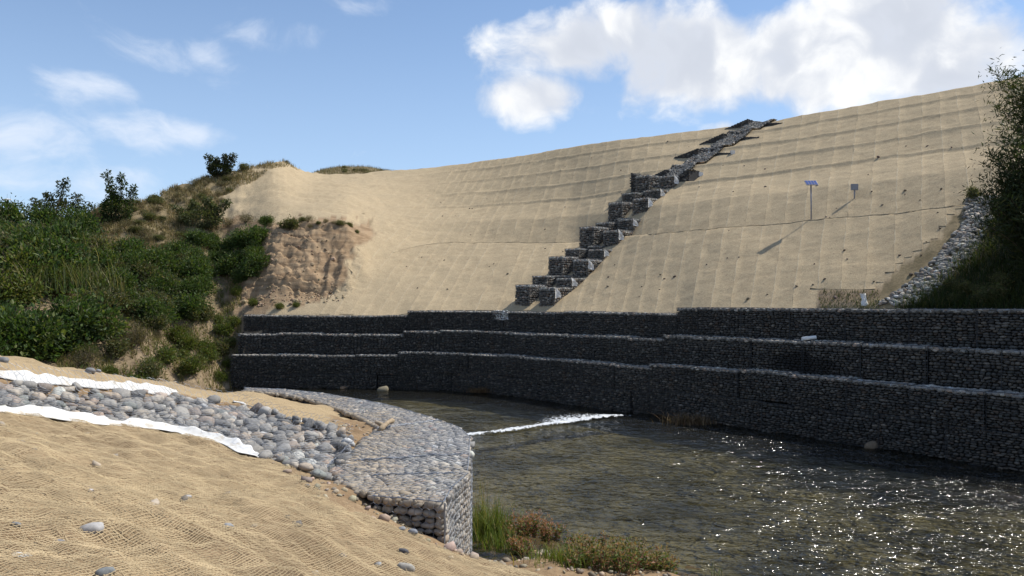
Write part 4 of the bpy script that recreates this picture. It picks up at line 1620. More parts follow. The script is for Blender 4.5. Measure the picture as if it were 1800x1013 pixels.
def build_river():
    # bed
    xs = np.arange(-45, 24, .5); ys = np.arange(-8, 46, .5)
    X, Y = np.meshgrid(xs, ys)
    Z = -.58 + .16 * fbm(X * .35, Y * .35, 111, 3) + .05 * fbm(X * 2, Y * 2, 112, 2)
    i = np.arange(X.size).reshape(X.shape)
    Q = np.stack([i[:-1, :-1], i[:-1, 1:], i[1:, 1:], i[1:, :-1]], -1).reshape(-1, 4)
    obj('river_bed', mk_mesh('river_bed', np.stack([X, Y, Z], -1).reshape(-1, 3), [Q], [mat_bed()]), kind='structure')
    # surface: one sheet stepping down at the sill
    d = WEIR_B - WEIR_A; L = np.linalg.norm(d); d /= L
    n = np.array([d[1], -d[0]])                       # downstream, away from the camera
    if n[1] < 0: n = -n
    xs = np.concatenate([np.arange(-45, -8, .6), np.arange(-8, 8, .11), np.arange(8, 23.5, .16)])
    ys = np.concatenate([np.arange(-8, 8, .4), np.arange(8, 20, .13), np.arange(20, 34, .11), np.arange(34, 45, .25)])
    X, Y = np.meshgrid(xs, ys)
    q = (X - WEIR_A[0]) * n[0] + (Y - WEIR_A[1]) * n[1]        # distance past the sill
    q = q + .35 * fbm(X * .6, Y * .6, 120, 2)
    Z = ZD * sstep(0, .7, q)
    Z += .05 * np.exp(-((q - .9) / .35) ** 2) * (.4 + fbm(X * 2.5, Y * 2.5, 121, 3)) + .03 * np.exp(-((q + .25) / .3) ** 2)
    amp = .045
    Z += amp * fbm(X * .9 + Y * .5, Y * 1.5, 122, 3) + .035 * fbm(X * 2.2 + Y * .6, Y * 3.4, 123, 3)
    i = np.arange(X.size).reshape(X.shape)
    Q = np.stack([i[:-1, :-1], i[:-1, 1:], i[1:, 1:], i[1:, :-1]], -1).reshape(-1, 4)
    obj('river', mk_mesh('river', np.stack([X, Y, Z], -1).reshape(-1, 3), [Q], [mat_water('river_water', (.58, .57, .46, 1))]), kind='structure')
    # white water: a torn sheet of foam past the sill, with spray
    rs = np.random.RandomState(51)
    m, t = new_mat('white_water')
    pos = geo_pos(t)
    mp = t.n('ShaderNodeMapping', {'Vector': pos, 'Rotation': (0, 0, -.9), 'Scale': (2.2, 1.0, 1.0)})
    nz = t.noise(mp.outputs[0], 3.6, 7.0, .68, .5)
    pr = t.n('ShaderNodeVertexColor', layer_name='Col').outputs[0]
    fac = t.rng(t.math('ADD', t.math('MULTIPLY', pr, 1.0), t.math('MULTIPLY', t.math('SUBTRACT', nz, .5), 3.4)), .22, .85, 0, .9)
    df = t.n('ShaderNodeBsdfDiffuse', {'Color': (.64, .66, .68, 1)})
    tr = t.n('ShaderNodeBsdfTransparent')
    mx = t.n('ShaderNodeMixShader', {0: fac, 1: tr.outputs[0], 2: df.outputs[0]})
    t.n('ShaderNodeOutputMaterial', {0: mx.outputs[0]})
    aa = np.arange(1.7, L * .82, .06); ww = np.arange(-.15, 2.6, .06)
    A, Wd = np.meshgrid(aa, ww, indexing='ij')
    xy = WEIR_A + d * A[..., None] + n * Wd[..., None]
    off = .35 * fbm(xy[..., 0] * .6, xy[..., 1] * .6, 120, 2)
    xy = xy - n * off[..., None]
    reach = .55 + 1.5 * np.exp(-((A - 3.6) / 1.7) ** 2) + .35 * fbm(A * 1.2, A * 0, 131, 2)
    pf = np.where(Wd < .12, sstep(-.1, .12, Wd), np.clip(1.05 - (Wd - .12) / np.maximum(reach, .15), -.6, 1))
    pf *= sstep(1.7, 2.4, A)
    Z = ZD * sstep(0, .7, Wd) + .075 + np.clip(pf, 0, 1) * (.05 + .09 * fbm(xy[..., 0] * 5, xy[..., 1] * 5, 134, 3))
    i = np.arange(A.size).reshape(A.shape)
    Q = np.stack([i[:-1, :-1], i[:-1, 1:], i[1:, 1:], i[1:, :-1]], -1).reshape(-1, 4)
    pfl = pf.ravel()
    Q = Q[(pfl[Q] > -.4).any(1)]
    V = np.concatenate([xy, Z[..., None]], -1).reshape(-1, 3)
    obj('white_water_foam', mk_mesh('foam', V, [Q], [m], np.repeat(np.clip(pfl, -1, 1)[:, None], 3, 1)), kind='stuff', label='line of white water spilling over the low sill across the river', cat='foam')


build_river()


# ------------------------------------------------------------------ plants
def leaves(P, axis, ln, wd, rs, col):
    """rhombic leaves at P pointing along axis"""
    n = len(P)
    axis = axis / (np.linalg.norm(axis, axis=1)[:, None] + 1e-9)
    side = np.cross(axis, rs.normal(size=(n, 3))); side /= np.linalg.norm(side, axis=1)[:, None] + 1e-9
    ln = np.broadcast_to(ln, n)[:, None]; wd = np.broadcast_to(wd, n)[:, None]
    nm = np.cross(axis, side)
    V = np.stack([P, P + axis * ln * .45 + side * wd * .5 + nm * ln * .06, P + axis * ln - nm * ln * .05, P + axis * ln * .45 - side * wd * .5 + nm * ln * .06], 1).reshape(-1, 3)
    Q = np.arange(n * 4).reshape(n, 4)
    return V, [Q], np.repeat(col, 4, 0)


def shade_cols(n, rs, base, var=.35, alt=None, altp=.15):
    c = np.array(base)[None] * rs.uniform(1 - var, 1 + var, (n, 1)) * rs.uniform(.92, 1.08, (n, 3))
    if alt is not None:
        k = rs.rand(n) < altp
        c[k] = np.array(alt) * rs.uniform(.7, 1.2, (k.sum(), 1))
    return np.clip(c, 0, .8)


def bush_meshes(seed, n=2600, lobes=9, leaf=.11, base=(.055, .085, .022), alt=(.13, .13, .035), altp=.12, flat=.75, elong=2.0, spread=.62, stemc=5, upb=.3):
    """a rounded shrub of about 1 m radius standing on z = 0: (stems, foliage)"""
    rs = np.random.RandomState(seed)
    C = rs.normal(size=(lobes, 3)); C /= np.linalg.norm(C, axis=1)[:, None]
    C *= rs.uniform(.3, 1.0, (lobes, 1)) * spread
    C[:, 2] = np.abs(C[:, 2]) * flat * 1.2 + .42 * flat
    Rl = rs.uniform(.26, .52, lobes)
    k = rs.randint(0, lobes, n)
    dv = rs.normal(size=(n, 3)); dv /= np.linalg.norm(dv, axis=1)[:, None]
    rr = rs.uniform(.25, 1.0, n) ** .45 * rs.uniform(.8, 1.15, n)
    P = C[k] + dv * (Rl[k] * rr)[:, None]
    stray = rs.rand(n) < .16
    P[stray] += dv[stray] * rs.uniform(.05, .42, (stray.sum(), 1))
    P[:, 2] = np.maximum(P[:, 2], .02 + rs.rand(n) * .1)
    ax = dv * .8 + rs.normal(size=(n, 3)) * .6 + np.array([0, 0, upb])
    cl = shade_cols(n, rs, base, .4, alt, altp)
    L = leaf * rs.uniform(.45, 1.5, n)
    fol = leaves(P, ax, L, L / elong, rs, cl)
    st = []
    for i in range(min(stemc, lobes)):
        e = C[i]
        pts = np.array([[e[0] * .12, e[1] * .12, -.15], [e[0] * .4, e[1] * .4, e[2] * .45], e, e * 1.1 + np.array([0, 0, Rl[i] * .7])])
        st.append(tube(pts, [.035, .025, .014, .005], sides=5))
    for i in range(12):
        e = C[rs.randint(lobes)]
        o = rs.normal(size=3); o[2] = abs(o[2]) + .3; o /= np.linalg.norm(o)
        st.append(tube(np.array([e * .6, e + o * .35, e + o * rs.uniform(.55, .85) + rs.normal(0, .06, 3)]), [.012, .008, .003], sides=3, cap=False))
    return st, fol


def plant_protos(kind, seeds, **kw):
    out = []
    for s in seeds:
        st, fol = bush_meshes(s, **kw)
        V, fs, c = join(st)
        a = mk_mesh('stems', V, fs, [M['bark']])
        b = mk_mesh('foliage', *fol[:2], [M['leaf']], fol[2], smooth=False)
        out.append((a, b))
    return out


def place_plant(name, proto, loc, scale, rz, label, cat, group=None):
    r = obj(name, None, loc=loc, rz=rz, label=label, cat=cat, group=group)
    r.scale = scale if not np.isscalar(scale) else (scale,) * 3
    obj('stems', proto[0], r)
    f = obj('foliage', proto[1], r)
    return r


rs_v = np.random.RandomState(71)
DARK = plant_protos('dark', range(200, 207), n=3600, lobes=12, leaf=.125, base=(.062, .105, .027), alt=(.14, .17, .05), altp=.2)
LITE = plant_protos('lite', range(210, 214), n=2200, leaf=.12, base=(.10, .135, .03), alt=(.19, .18, .06), altp=.22, flat=.65)
GREY = plant_protos('grey', range(220, 224), n=1500, leaf=.10, base=(.125, .115, .07), alt=(.22, .18, .11), altp=.3, flat=.6, elong=3.5, upb=.8)
OLIV = plant_protos('olive', range(230, 233), n=2600, leaf=.12, base=(.10, .118, .048), alt=(.20, .17, .09), altp=.25)


def column_spot(px, f):
    """spot in a direction of view, f = 0 at the water, 1 at the skyline"""
    P = prof_at(np.array([float(px)]))[0]
    D = P[0, 0] + f * (P[17, 0] - P[0, 0])
    x = (px - 900) / F * D
    return np.array([x, D, hfar(x, D)[0]])


def spot_y(px, py):
    return gfar(px, py)


def build_left_vegetation():
    rs = rs_v
    for i in range(64):                    # the thicket next to the frame edge
        px = rs.uniform(-130, 165)
        f = rs.uniform(.07, .92)
        p = column_spot(px, f)
        s = rs.uniform(1.1, 1.75) * (1.1 if f < .6 else .85)
        pr = DARK if f < .5 or rs.rand() < .4 else OLIV
        if rs.rand() < .16: pr = LITE
        place_plant('thicket_shrub', pr[rs.randint(len(pr))], p, (s, s, s * rs.uniform(.85, 1.15)), rs.uniform(0, 6.3),
                    'dark green leafy shrub in the dense thicket between river and skyline bushes', 'shrub', 'shrubs of the dense thicket')
    for i in range(58):
        px = rs.uniform(165, 350)
        f = rs.uniform(.27, .70 if px < 260 else .58)
        p = column_spot(px, f)
        s = rs.uniform(.65, 1.2)
        pr = (DARK, DARK, OLIV)[rs.randint(3)]
        place_plant('slope_shrub', pr[rs.randint(len(pr))], p, (s, s, s * rs.uniform(.8, 1.1)), rs.uniform(0, 6.3),
                    'mid-slope green shrub between the thicket and the clay bluff', 'shrub', 'shrubs on the middle of the slope')
    for i in range(26):
        px = rs.uniform(335, 462)
        f = rs.uniform(.36, .62) if px < 420 else rs.uniform(.20, .42)
        p = column_spot(px, f)
        s = rs.uniform(.6, 1.0)
        place_plant('bluff_shrub', DARK[rs.randint(len(DARK))], p, (s, s, s), rs.uniform(0, 6.3),
                    'dark shrub growing against the open side of the clay bluff', 'shrub', 'shrubs against the clay bluff')
    for i in range(38):                    # brighter weeds low on the bank
        px = rs.uniform(120, 392)
        p = column_spot(px, rs.uniform(.03, .27))
        s = rs.uniform(.35, .95)
        pr = (LITE, LITE, OLIV, GREY)[rs.randint(4)]
        place_plant('bank_weed', pr[rs.randint(3)], p, (s, s, s * 1.0), rs.uniform(0, 6.3),
                    'leafy weed low on the far dirt bank above the river', 'weed', 'weeds low on the dirt bank')
    for px, py, s, lab in ((445, 538, .45, 'small bright yellow-green bush just above the end of the gabion wall'), (492, 544, .36, 'small bright bush right of the other on the wall-top apron'),
                           (415, 520, .55, 'leafy weed under the dark hollow of the clay bluff'), (390, 668, .55, 'leafy weed at the foot of the gabion wall end'), (520, 540, .3, 'grey-green tuft at the edge of the matted apron'),
                           (404, 610, .5, 'yellowish weed on the soil beside the second wall tier end'), (401, 645, .45, 'low weed on the soil beside the lowest wall tier end'), (412, 572, .5, 'dry-leaved weed on the soil beside the top wall tier end')):
        p = spot_y(px, py)
        if px == 390: p = column_spot(388, .05)
        place_plant('small_bush', LITE[rs.randint(len(LITE))], p, (s, s, s), rs.uniform(0, 6.3), lab, 'bush')
    for px, py, s, pr, lab in ((470, 396, .62, DARK, 'dark round shrub on the brim of the clay bluff'), (432, 392, .8, GREY, 'grey dry shrub on the bluff brim beside the dark round one'),
                               (508, 404, .8, OLIV, 'low green shrub spreading over the bluff brim'), (542, 390, .5, GREY, 'brownish shrub at the bluff brim nearest the matting'),
                               (400, 400, .8, GREY, 'pale dry shrub at the open end of the bluff brim'),
                               (492, 284, .55, OLIV, 'olive shrub crowning the sandy mound'), (505, 288, .4, GREY, 'small dry shrub beside the one crowning the mound')):
        p = spot_y(px, py)
        place_plant('brim_shrub', pr[rs.randint(len(pr))], p, (s, s, s * .8), rs.uniform(0, 6.3), lab, 'shrub')
    for i, px in enumerate(np.linspace(420, 628, 16)):      # dry tufts along the brim of the bluff
        P = prof_at(np.array([px]))[0]
        D = P[3, 0] + rs.uniform(-.3, .5)
        x = (px - 900) / F * D
        s = rs.uniform(.22, .42)
        pr = (GREY, OLIV)[rs.randint(2)]
        place_plant('brim_tuft', pr[rs.randint(3)], (x, D, hfar(x, D)[0] - .03), (s, s, s * .8), rs.uniform(0, 6.3), 'dry tuft hanging over the brim of the clay bluff', 'tuft', 'tufts along the bluff brim')
    for i in range(140):                    # low steppe shrubs on the dry slope
        while True:
            px = rs.uniform(165, 430); f = rs.uniform(.55, 1.0)
            if px < 380 or f > .82: break
        p = column_spot(px, f)
        s = rs.uniform(.25, .62)
        pr = (GREY, OLIV, GREY)[rs.randint(3)]
        place_plant('steppe_shrub', pr[rs.randint(len(pr))], p, (s, s, s * .75), rs.uniform(0, 6.3),
                    'low greyish steppe shrub on the dry grassy slope', 'shrub', 'steppe shrubs on the dry slope')
    for i in range(34):                    # scrub on the rise behind the matting
        px = rs.uniform(552, 715)
        P = prof_at(np.array([px]))[0]
        D = P[17, 0] + rs.uniform(3, 15)
        x = (px - 900) / F * D
        s = rs.uniform(.3, .6)
        place_plant('far_scrub', (GREY, OLIV)[rs.randint(2)][rs.randint(3)], (x, D, hfar(x, D)[0] - .05), (s, s, s * .6), rs.uniform(0, 6.3),
                    'low scrub on the brown rise behind the matted hollow', 'shrub', 'scrub on the far brown rise')
    # three bushes against the sky, with upright leafy shoots
    def shoot_bush(name, px, py, D, wid, hgt, shoots, seed, base, label):
        q = np.random.RandomState(seed)
        x = (px - 900) / F * D
        z = hfar(x, D)[0]
        r = obj(name, None, loc=(x, D, z), label=label, cat='bush')
        st, P, A, Ln = [], [], [], []
        for (sx, sh, lean) in shoots:
            b = np.array([sx * wid * .25, q.normal(0, wid * .08), -.1])
            t = np.array([sx * wid * .5 + lean, q.normal(0, wid * .1), sh * hgt])
            u = np.linspace(0, 1, 7)[:, None]
            pts = b * (1 - u) + t * u + np.array([0, 0, .12 * hgt]) * np.sin(u * math.pi) + q.normal(0, .03, (7, 3))
            st.append(tube(pts, np.linspace(.045, .008, 7), sides=5))
            n = int(520 * sh)
            uu = q.uniform(.12, 1.02, n) ** .9
            cen = np.stack([np.interp(uu, u[:, 0], pts[:, k]) for k in range(3)], 1)
            spread = (.30 * wid * .5 * (1 - uu) + .13)
            dv = q.normal(size=(n, 3)); dv /= np.linalg.norm(dv, axis=1)[:, None]
            # leaf sprays: clumped
            cl = np.round(uu * 9) / 9
            P.append(cen + dv * spread[:, None] * q.uniform(.3, 1, (n, 1)) + np.stack([np.sin(cl * 31 + sx * 9), np.cos(cl * 47), 0 * cl], 1) * .13)
            A.append(dv + np.array([0, 0, -.25])); Ln.append(np.full(n, .17))
        nb = 1500
        dv = q.normal(size=(nb, 3)); dv /= np.linalg.norm(dv, axis=1)[:, None]
        P.append(np.array([0, 0, hgt * .28]) + dv * np.array([wid * .42, wid * .35, hgt * .30]) * q.uniform(.4, 1, (nb, 1)) ** .5)
        A.append(dv); Ln.append(np.full(nb, .15))
        P, A, Ln = np.concatenate(P), np.concatenate(A), np.concatenate(Ln)
        P[:, 2] = np.maximum(P[:, 2], .02)
        V, fs, c = join(st)
        obj('stems', mk_mesh('stems', V, fs, [M['bark']]), r)
        lv = leaves(P, A, Ln * q.uniform(.6, 1.2, len(Ln)), Ln * .5, q, shade_cols(len(P), q, base, .4, (.12, .12, .05), .1))
        obj('foliage', mk_mesh('foliage', lv[0], lv[1], [M['leaf']], lv[2], smooth=False), r)
    shoot_bush('sky_bush', 100, 385, 49.5, 4.4, 2.6, [(-1, .5, -.5), (-.6, .62, -.2), (-.2, .75, 0), (.25, 1.08, .05), (.6, .68, .2), (.95, .45, .3), (.1, .6, 0)], 301, (.055, .068, .028), 'wide dark bush on the skyline nearest the distant white mast')
    shoot_bush('sky_bush', 204, 388, 50.5, 2.2, 3.0, [(-.5, 1.08, -.05), (-.2, .7, 0), (.35, 1.0, .1), (.8, .78, .15), (0, .6, 0)], 302, (.048, .075, .022), 'narrow dark bush with two tall shoots on the skyline')
    shoot_bush('sky_bush', 386, 308, 58.5, 1.9, 1.55, [(-.8, .95, -.15), (-.2, .8, 0), (.4, .95, .1), (.9, 1.0, .2)], 303, (.05, .062, .03), 'small lone bush on the skyline near the sandy mound')
    shoot_bush('willow_bush', 352, 402, 52.0, 3.2, 1.9, [(-.9, .7, -.2), (-.3, .9, 0), (.3, 1.0, .1), (.9, .9, .3), (.6, .75, .1)], 304, (.10, .115, .05), 'pale green feathery bush midway up the dry slope')


build_left_vegetation()


def blades(P, h, lean, w, rs, col, segs=3):
    """bent tapering grass blades"""
    n = len(P)
    a = rs.uniform(0, 6.283, n)
    d = np.stack([np.cos(a), np.sin(a), 0 * a], 1)
    s = np.stack([-np.sin(a), np.cos(a), 0 * a], 1)
    rows = []
    for k in range(segs + 1):
        u = k / segs
        c = P + np.array([0, 0, 1.0]) * (h * (u - .25 * lean * u * u))[:, None] + d * (h * lean * u ** 2)[:, None]
        ww = (w * (1 - u) ** .7 * .5 + .0008)[:, None]
        rows += [c - s * ww, c + s * ww]
    V = np.stack(rows, 1).reshape(-1, 3)
    m = 2 * (segs + 1)
    b = (np.arange(n) * m)[:, None]
    Q = np.concatenate([b + np.array([[2 * k, 2 * k + 1, 2 * k + 3, 2 * k + 2]]) for k in range(segs)])
    return V, [Q], np.repeat(col, m, 0)


def build_grasses():
    rs = np.random.RandomState(81)
    # dry grass over the natural slope (uncountable)
    n = 62000
    px = rs.uniform(90, 530, n); f = rs.uniform(.42, 1.02, n)
    PF = prof_at(px)
    D = PF[:, 0, 0] + f * (PF[:, 17, 0] - PF[:, 0, 0])
    keep = (px < 385) | (f > .86 + np.clip((px - 430) / 90, 0, 1) * .105) & (rs.rand(n) < np.clip(1.35 - (px - 385) / 130, .1, 1))
    clump = fbm(px * .06, D * 1.4, 141, 3) > -.12
    px, D = px[keep & clump], D[keep & clump]
    x = (px - 900) / F * D
    P = np.stack([x, D, hfar(x, D) - .02], 1)
    k = len(P)
    g1 = blades(P, rs.uniform(.12, .42, k), rs.uniform(.1, .8, k), np.full(k, .03), rs, shade_cols(k, rs, (.34, .27, .15), .35, (.16, .15, .07), .25), 2)
    n = 7000
    px = rs.uniform(548, 728, n)
    PF = prof_at(px)
    D = PF[:, 17, 0] + rs.uniform(2, 17, n)
    x = (px - 900) / F * D
    g2 = blades(np.stack([x, D, hfar(x, D) - .02], 1), rs.uniform(.12, .4, n), rs.uniform(.1, .8, n), np.full(n, .035), rs, shade_cols(n, rs, (.26, .21, .12), .35, (.13, .13, .06), .35), 2)
    V, fs, c = join([g1, g2])
    obj('dry_grass', mk_mesh('dry_grass', V, fs, [M['dry']], c, smooth=False), kind='stuff', label='dry straw grass over the natural slope', cat='grass')
    # grass and weeds low on the far bank and under the reeds at the frame edge
    n = 20000
    px = rs.uniform(100, 428, n); f = rs.uniform(.0, .42, n)
    PF = prof_at(px)
    D = PF[:, 0, 0] + f * (PF[:, 17, 0] - PF[:, 0, 0])
    k = (px < 424) & (fbm(px * .05, D * .9, 142, 3) > -.06)
    px, D = px[k], D[k]
    x = (px - 900) / F * D
    P = np.stack([x, D, hfar(x, D) - .02], 1)
    k = len(P)
    g3 = blades(P, rs.uniform(.12, .4, k), rs.uniform(.2, .9, k), np.full(k, .03), rs, shade_cols(k, rs, (.15, .16, .05), .4, (.3, .24, .12), .3), 2)
    obj('bank_grass', mk_mesh('bank_grass', g3[0], g3[1], [M['dry']], g3[2], smooth=False), kind='stuff', label='patchy grass on the far dirt bank', cat='grass')
    # dark rank grass behind the wall at the other end
    n = 34000
    px = rs.uniform(1440, 2050, n)
    PF = prof_at(px)
    D = PF[:, 0, 0] + rs.uniform(.0, 1, n) ** 1.3 * (PF[:, 2, 0] - PF[:, 0, 0])
    x = (px - 900) / F * D
    z = hfar(x, D)
    py = HZ - (z - CH) * F / D
    edge = np.interp(py, [350, 420, 480, 540], [1762, 1728, 1672, 1592])
    k = (px > edge + 12 * rs.normal(size=n)) | ((py > 512) & (px > 1440) & (px < 1545) & (rs.rand(n) < .5))
    P = np.stack([x, D, z - .02], 1)[k]
    k = len(P)
    low = np.where(900 + F * P[:, 0] / P[:, 1] < 1560, .35, 1.0)
    g4 = blades(P, rs.uniform(.15, .55, k) * low, rs.uniform(.2, .9, k), np.full(k, .022), rs, shade_cols(k, rs, (.045, .062, .02), .4, (.14, .12, .05), .10), 2)
    obj('rank_grass', mk_mesh('rank_grass', g4[0], g4[1], [M['leaf']], g4[2], smooth=False), kind='stuff', label='rank dark grass behind the gabion wall beside the stone strip', cat='grass')
    # reed clumps in the thicket
    for i in range(9):
        px = rs.uniform(20, 200)
        p = column_spot(px, rs.uniform(.40, .60))
        m = 150
        off = rs.normal(0, .6, (m, 3)); off[:, 2] = 0
        g = blades(off, rs.uniform(.7, 1.9, m), rs.uniform(.15, .8, m), np.full(m, .05), rs, shade_cols(m, rs, (.10, .13, .045), .35, (.26, .24, .13), .3), 4)
        obj('reed_clump', mk_mesh('reed_clump', g[0], g[1], [M['leaf']], g[2], smooth=False), loc=p + np.array([0, 0, .25]), label='pale reed clump in the thicket under the skyline bushes', cat='reeds', group='reeds in the thicket')


build_grasses()


def build_right_reeds():
    """tall willow-leaved clumps at the frame edge behind the wall"""
    def clump(x, y, height, spread, nst, seed, label, lean=(-.25, -.1)):
        q = np.random.RandomState(seed)
        r = obj('reed_tree', None, loc=(x, y, hfar(x, y)[0]), label=label, cat='reeds')
        st, lf = [], []
        for i in range(nst):
            a = q.uniform(0, 6.283)
            hh = height * q.uniform(.45, 1.0)
            out = spread * q.uniform(.25, 1.0)
            u = np.linspace(0, 1, 9)[:, None]
            base = np.array([math.cos(a), math.sin(a), 0]) * .45 * q.rand()
            dirv = np.array([math.cos(a) * out, math.sin(a) * out, 0])
            pts = base + dirv * u ** 1.8 + np.array([lean[0], lean[1], 0]) * hh * .25 * u ** 2 + np.array([0, 0, hh]) * (u - .10 * u ** 3)
            st.append(tube(pts, np.linspace(.022, .004, 9), sides=4, cap=False))
            n = int(230 * hh / 3)
            uu = q.uniform(.06, 1, n)
            c = np.stack([np.interp(uu, u[:, 0], pts[:, k]) for k in range(3)], 1)
            b = q.uniform(0, 6.283, n)
            # side twigs carry the leaves
            tw = np.stack([np.cos(b), np.sin(b), q.uniform(.1, .9, n)], 1) * (q.uniform(.05, .55, n) * (1.15 - uu))[:, None]
            P = c + tw
            ax = tw / (np.linalg.norm(tw, axis=1)[:, None] + 1e-6) + q.normal(0, .35, (n, 3)) + np.array([0, 0, .15])
            ln = q.uniform(.12, .34, n)
            lf.append(leaves(P, ax, ln, ln * .13, q, shade_cols(n, q, (.045, .06, .022), .4, (.11, .11, .04), .1)))
            # inner leafy mass
            m = int(200 * hh / 3)
            P = c[:m] + q.normal(0, .28, (min(m, n), 3))
            lf.append(leaves(P, q.normal(size=P.shape), q.uniform(.1, .22, len(P)), .035, q, shade_cols(len(P), q, (.035, .05, .018), .4)))
        V, fs, c = join(st)
        obj('stems', mk_mesh('stems', V, fs, [M['bark']]), r)
        V, fs, c = join(lf)
        obj('foliage', mk_mesh('foliage', V, fs, [M['leaf']], c, smooth=False), r)
    clump(16.3, 24.2, 4.7, 1.5, 80, 401, 'tall dark willow-leaved clump at the frame edge beside the stone strip')
    clump(15.9, 23.6, 3.4, 1.7, 60, 402, 'lower dark willow-leaved clump in front of the tall one')
    clump(17.9, 25.6, 5.6, 1.9, 95, 403, 'second tall dark clump half hidden beyond the frame edge')
    clump(18.0, 23.4, 4.6, 1.8, 80, 404, 'bushy dark clump at the very edge of the frame above the wall')
    rs = np.random.RandomState(91)
    for i in range(10):
        px = rs.uniform(1640, 1810)
        p = column_spot(px, 0)
        p = gfar(px, rs.uniform(500, 536))
        s = rs.uniform(.3, .55)
        place_plant('wall_top_weed', OLIV[rs.randint(3)], p, (s, s, s * .9), rs.uniform(0, 6.3), 'leafy weed in the shade behind the wall top', 'weed', 'weeds behind the wall top')
    p = gfar(1712, 352)
    place_plant('bench_bush', OLIV[1], p, (.35, .35, .45), 1.0, 'thin green bush at the corner of the matting by the stone strip', 'bush')


build_right_reeds()


def build_riprap():
    rs = np.random.RandomState(95)
    p0 = gfar(1570, 536)
    root = obj('riprap_strip', None, loc=p0, label='strip of loose pale riprap stones climbing beside the matting edge', cat='riprap')
    def edge_l(y): return np.interp(y, [345, 400, 450, 500, 540], [1702, 1690, 1652, 1598, 1540])
    def edge_r(y): return np.interp(y, [345, 400, 450, 500, 540], [1752, 1742, 1710, 1660, 1612])
    P = []
    ys = rs.uniform(348, 540, 820)
    for y in ys:
        px = rs.uniform(edge_l(y), edge_r(y))
        P.append(gfar(px, y))
    P = np.array(P)
    n = len(P)
    sz = rs.uniform(.055, .105, n)
    rad = np.stack([sz * rs.uniform(1, 1.5, n), sz, sz * .7], 1)
    P[:, 2] += .05
    col = np.clip(stone_colors(n, rs, 1.35), 0, .6)
    split_stones(P, rad, rot_mats(rs, n, .3), col, root, rs, 290)


def gfar(px, py):
    D = np.linspace(21, 64, 900)
    x = (px - 900) / F * D
    y_on = HZ - (hfar(x, D) - CH) * F / D
    P = prof_at(np.array([px], float))[0]
    ok = (y_on <= py) & (D >= P[0, 0])
    i = int(np.argmax(ok)) if ok.any() else len(D) - 1
    return np.array([x[i], D[i], hfar(x[i], D[i])[0]])


build_riprap()


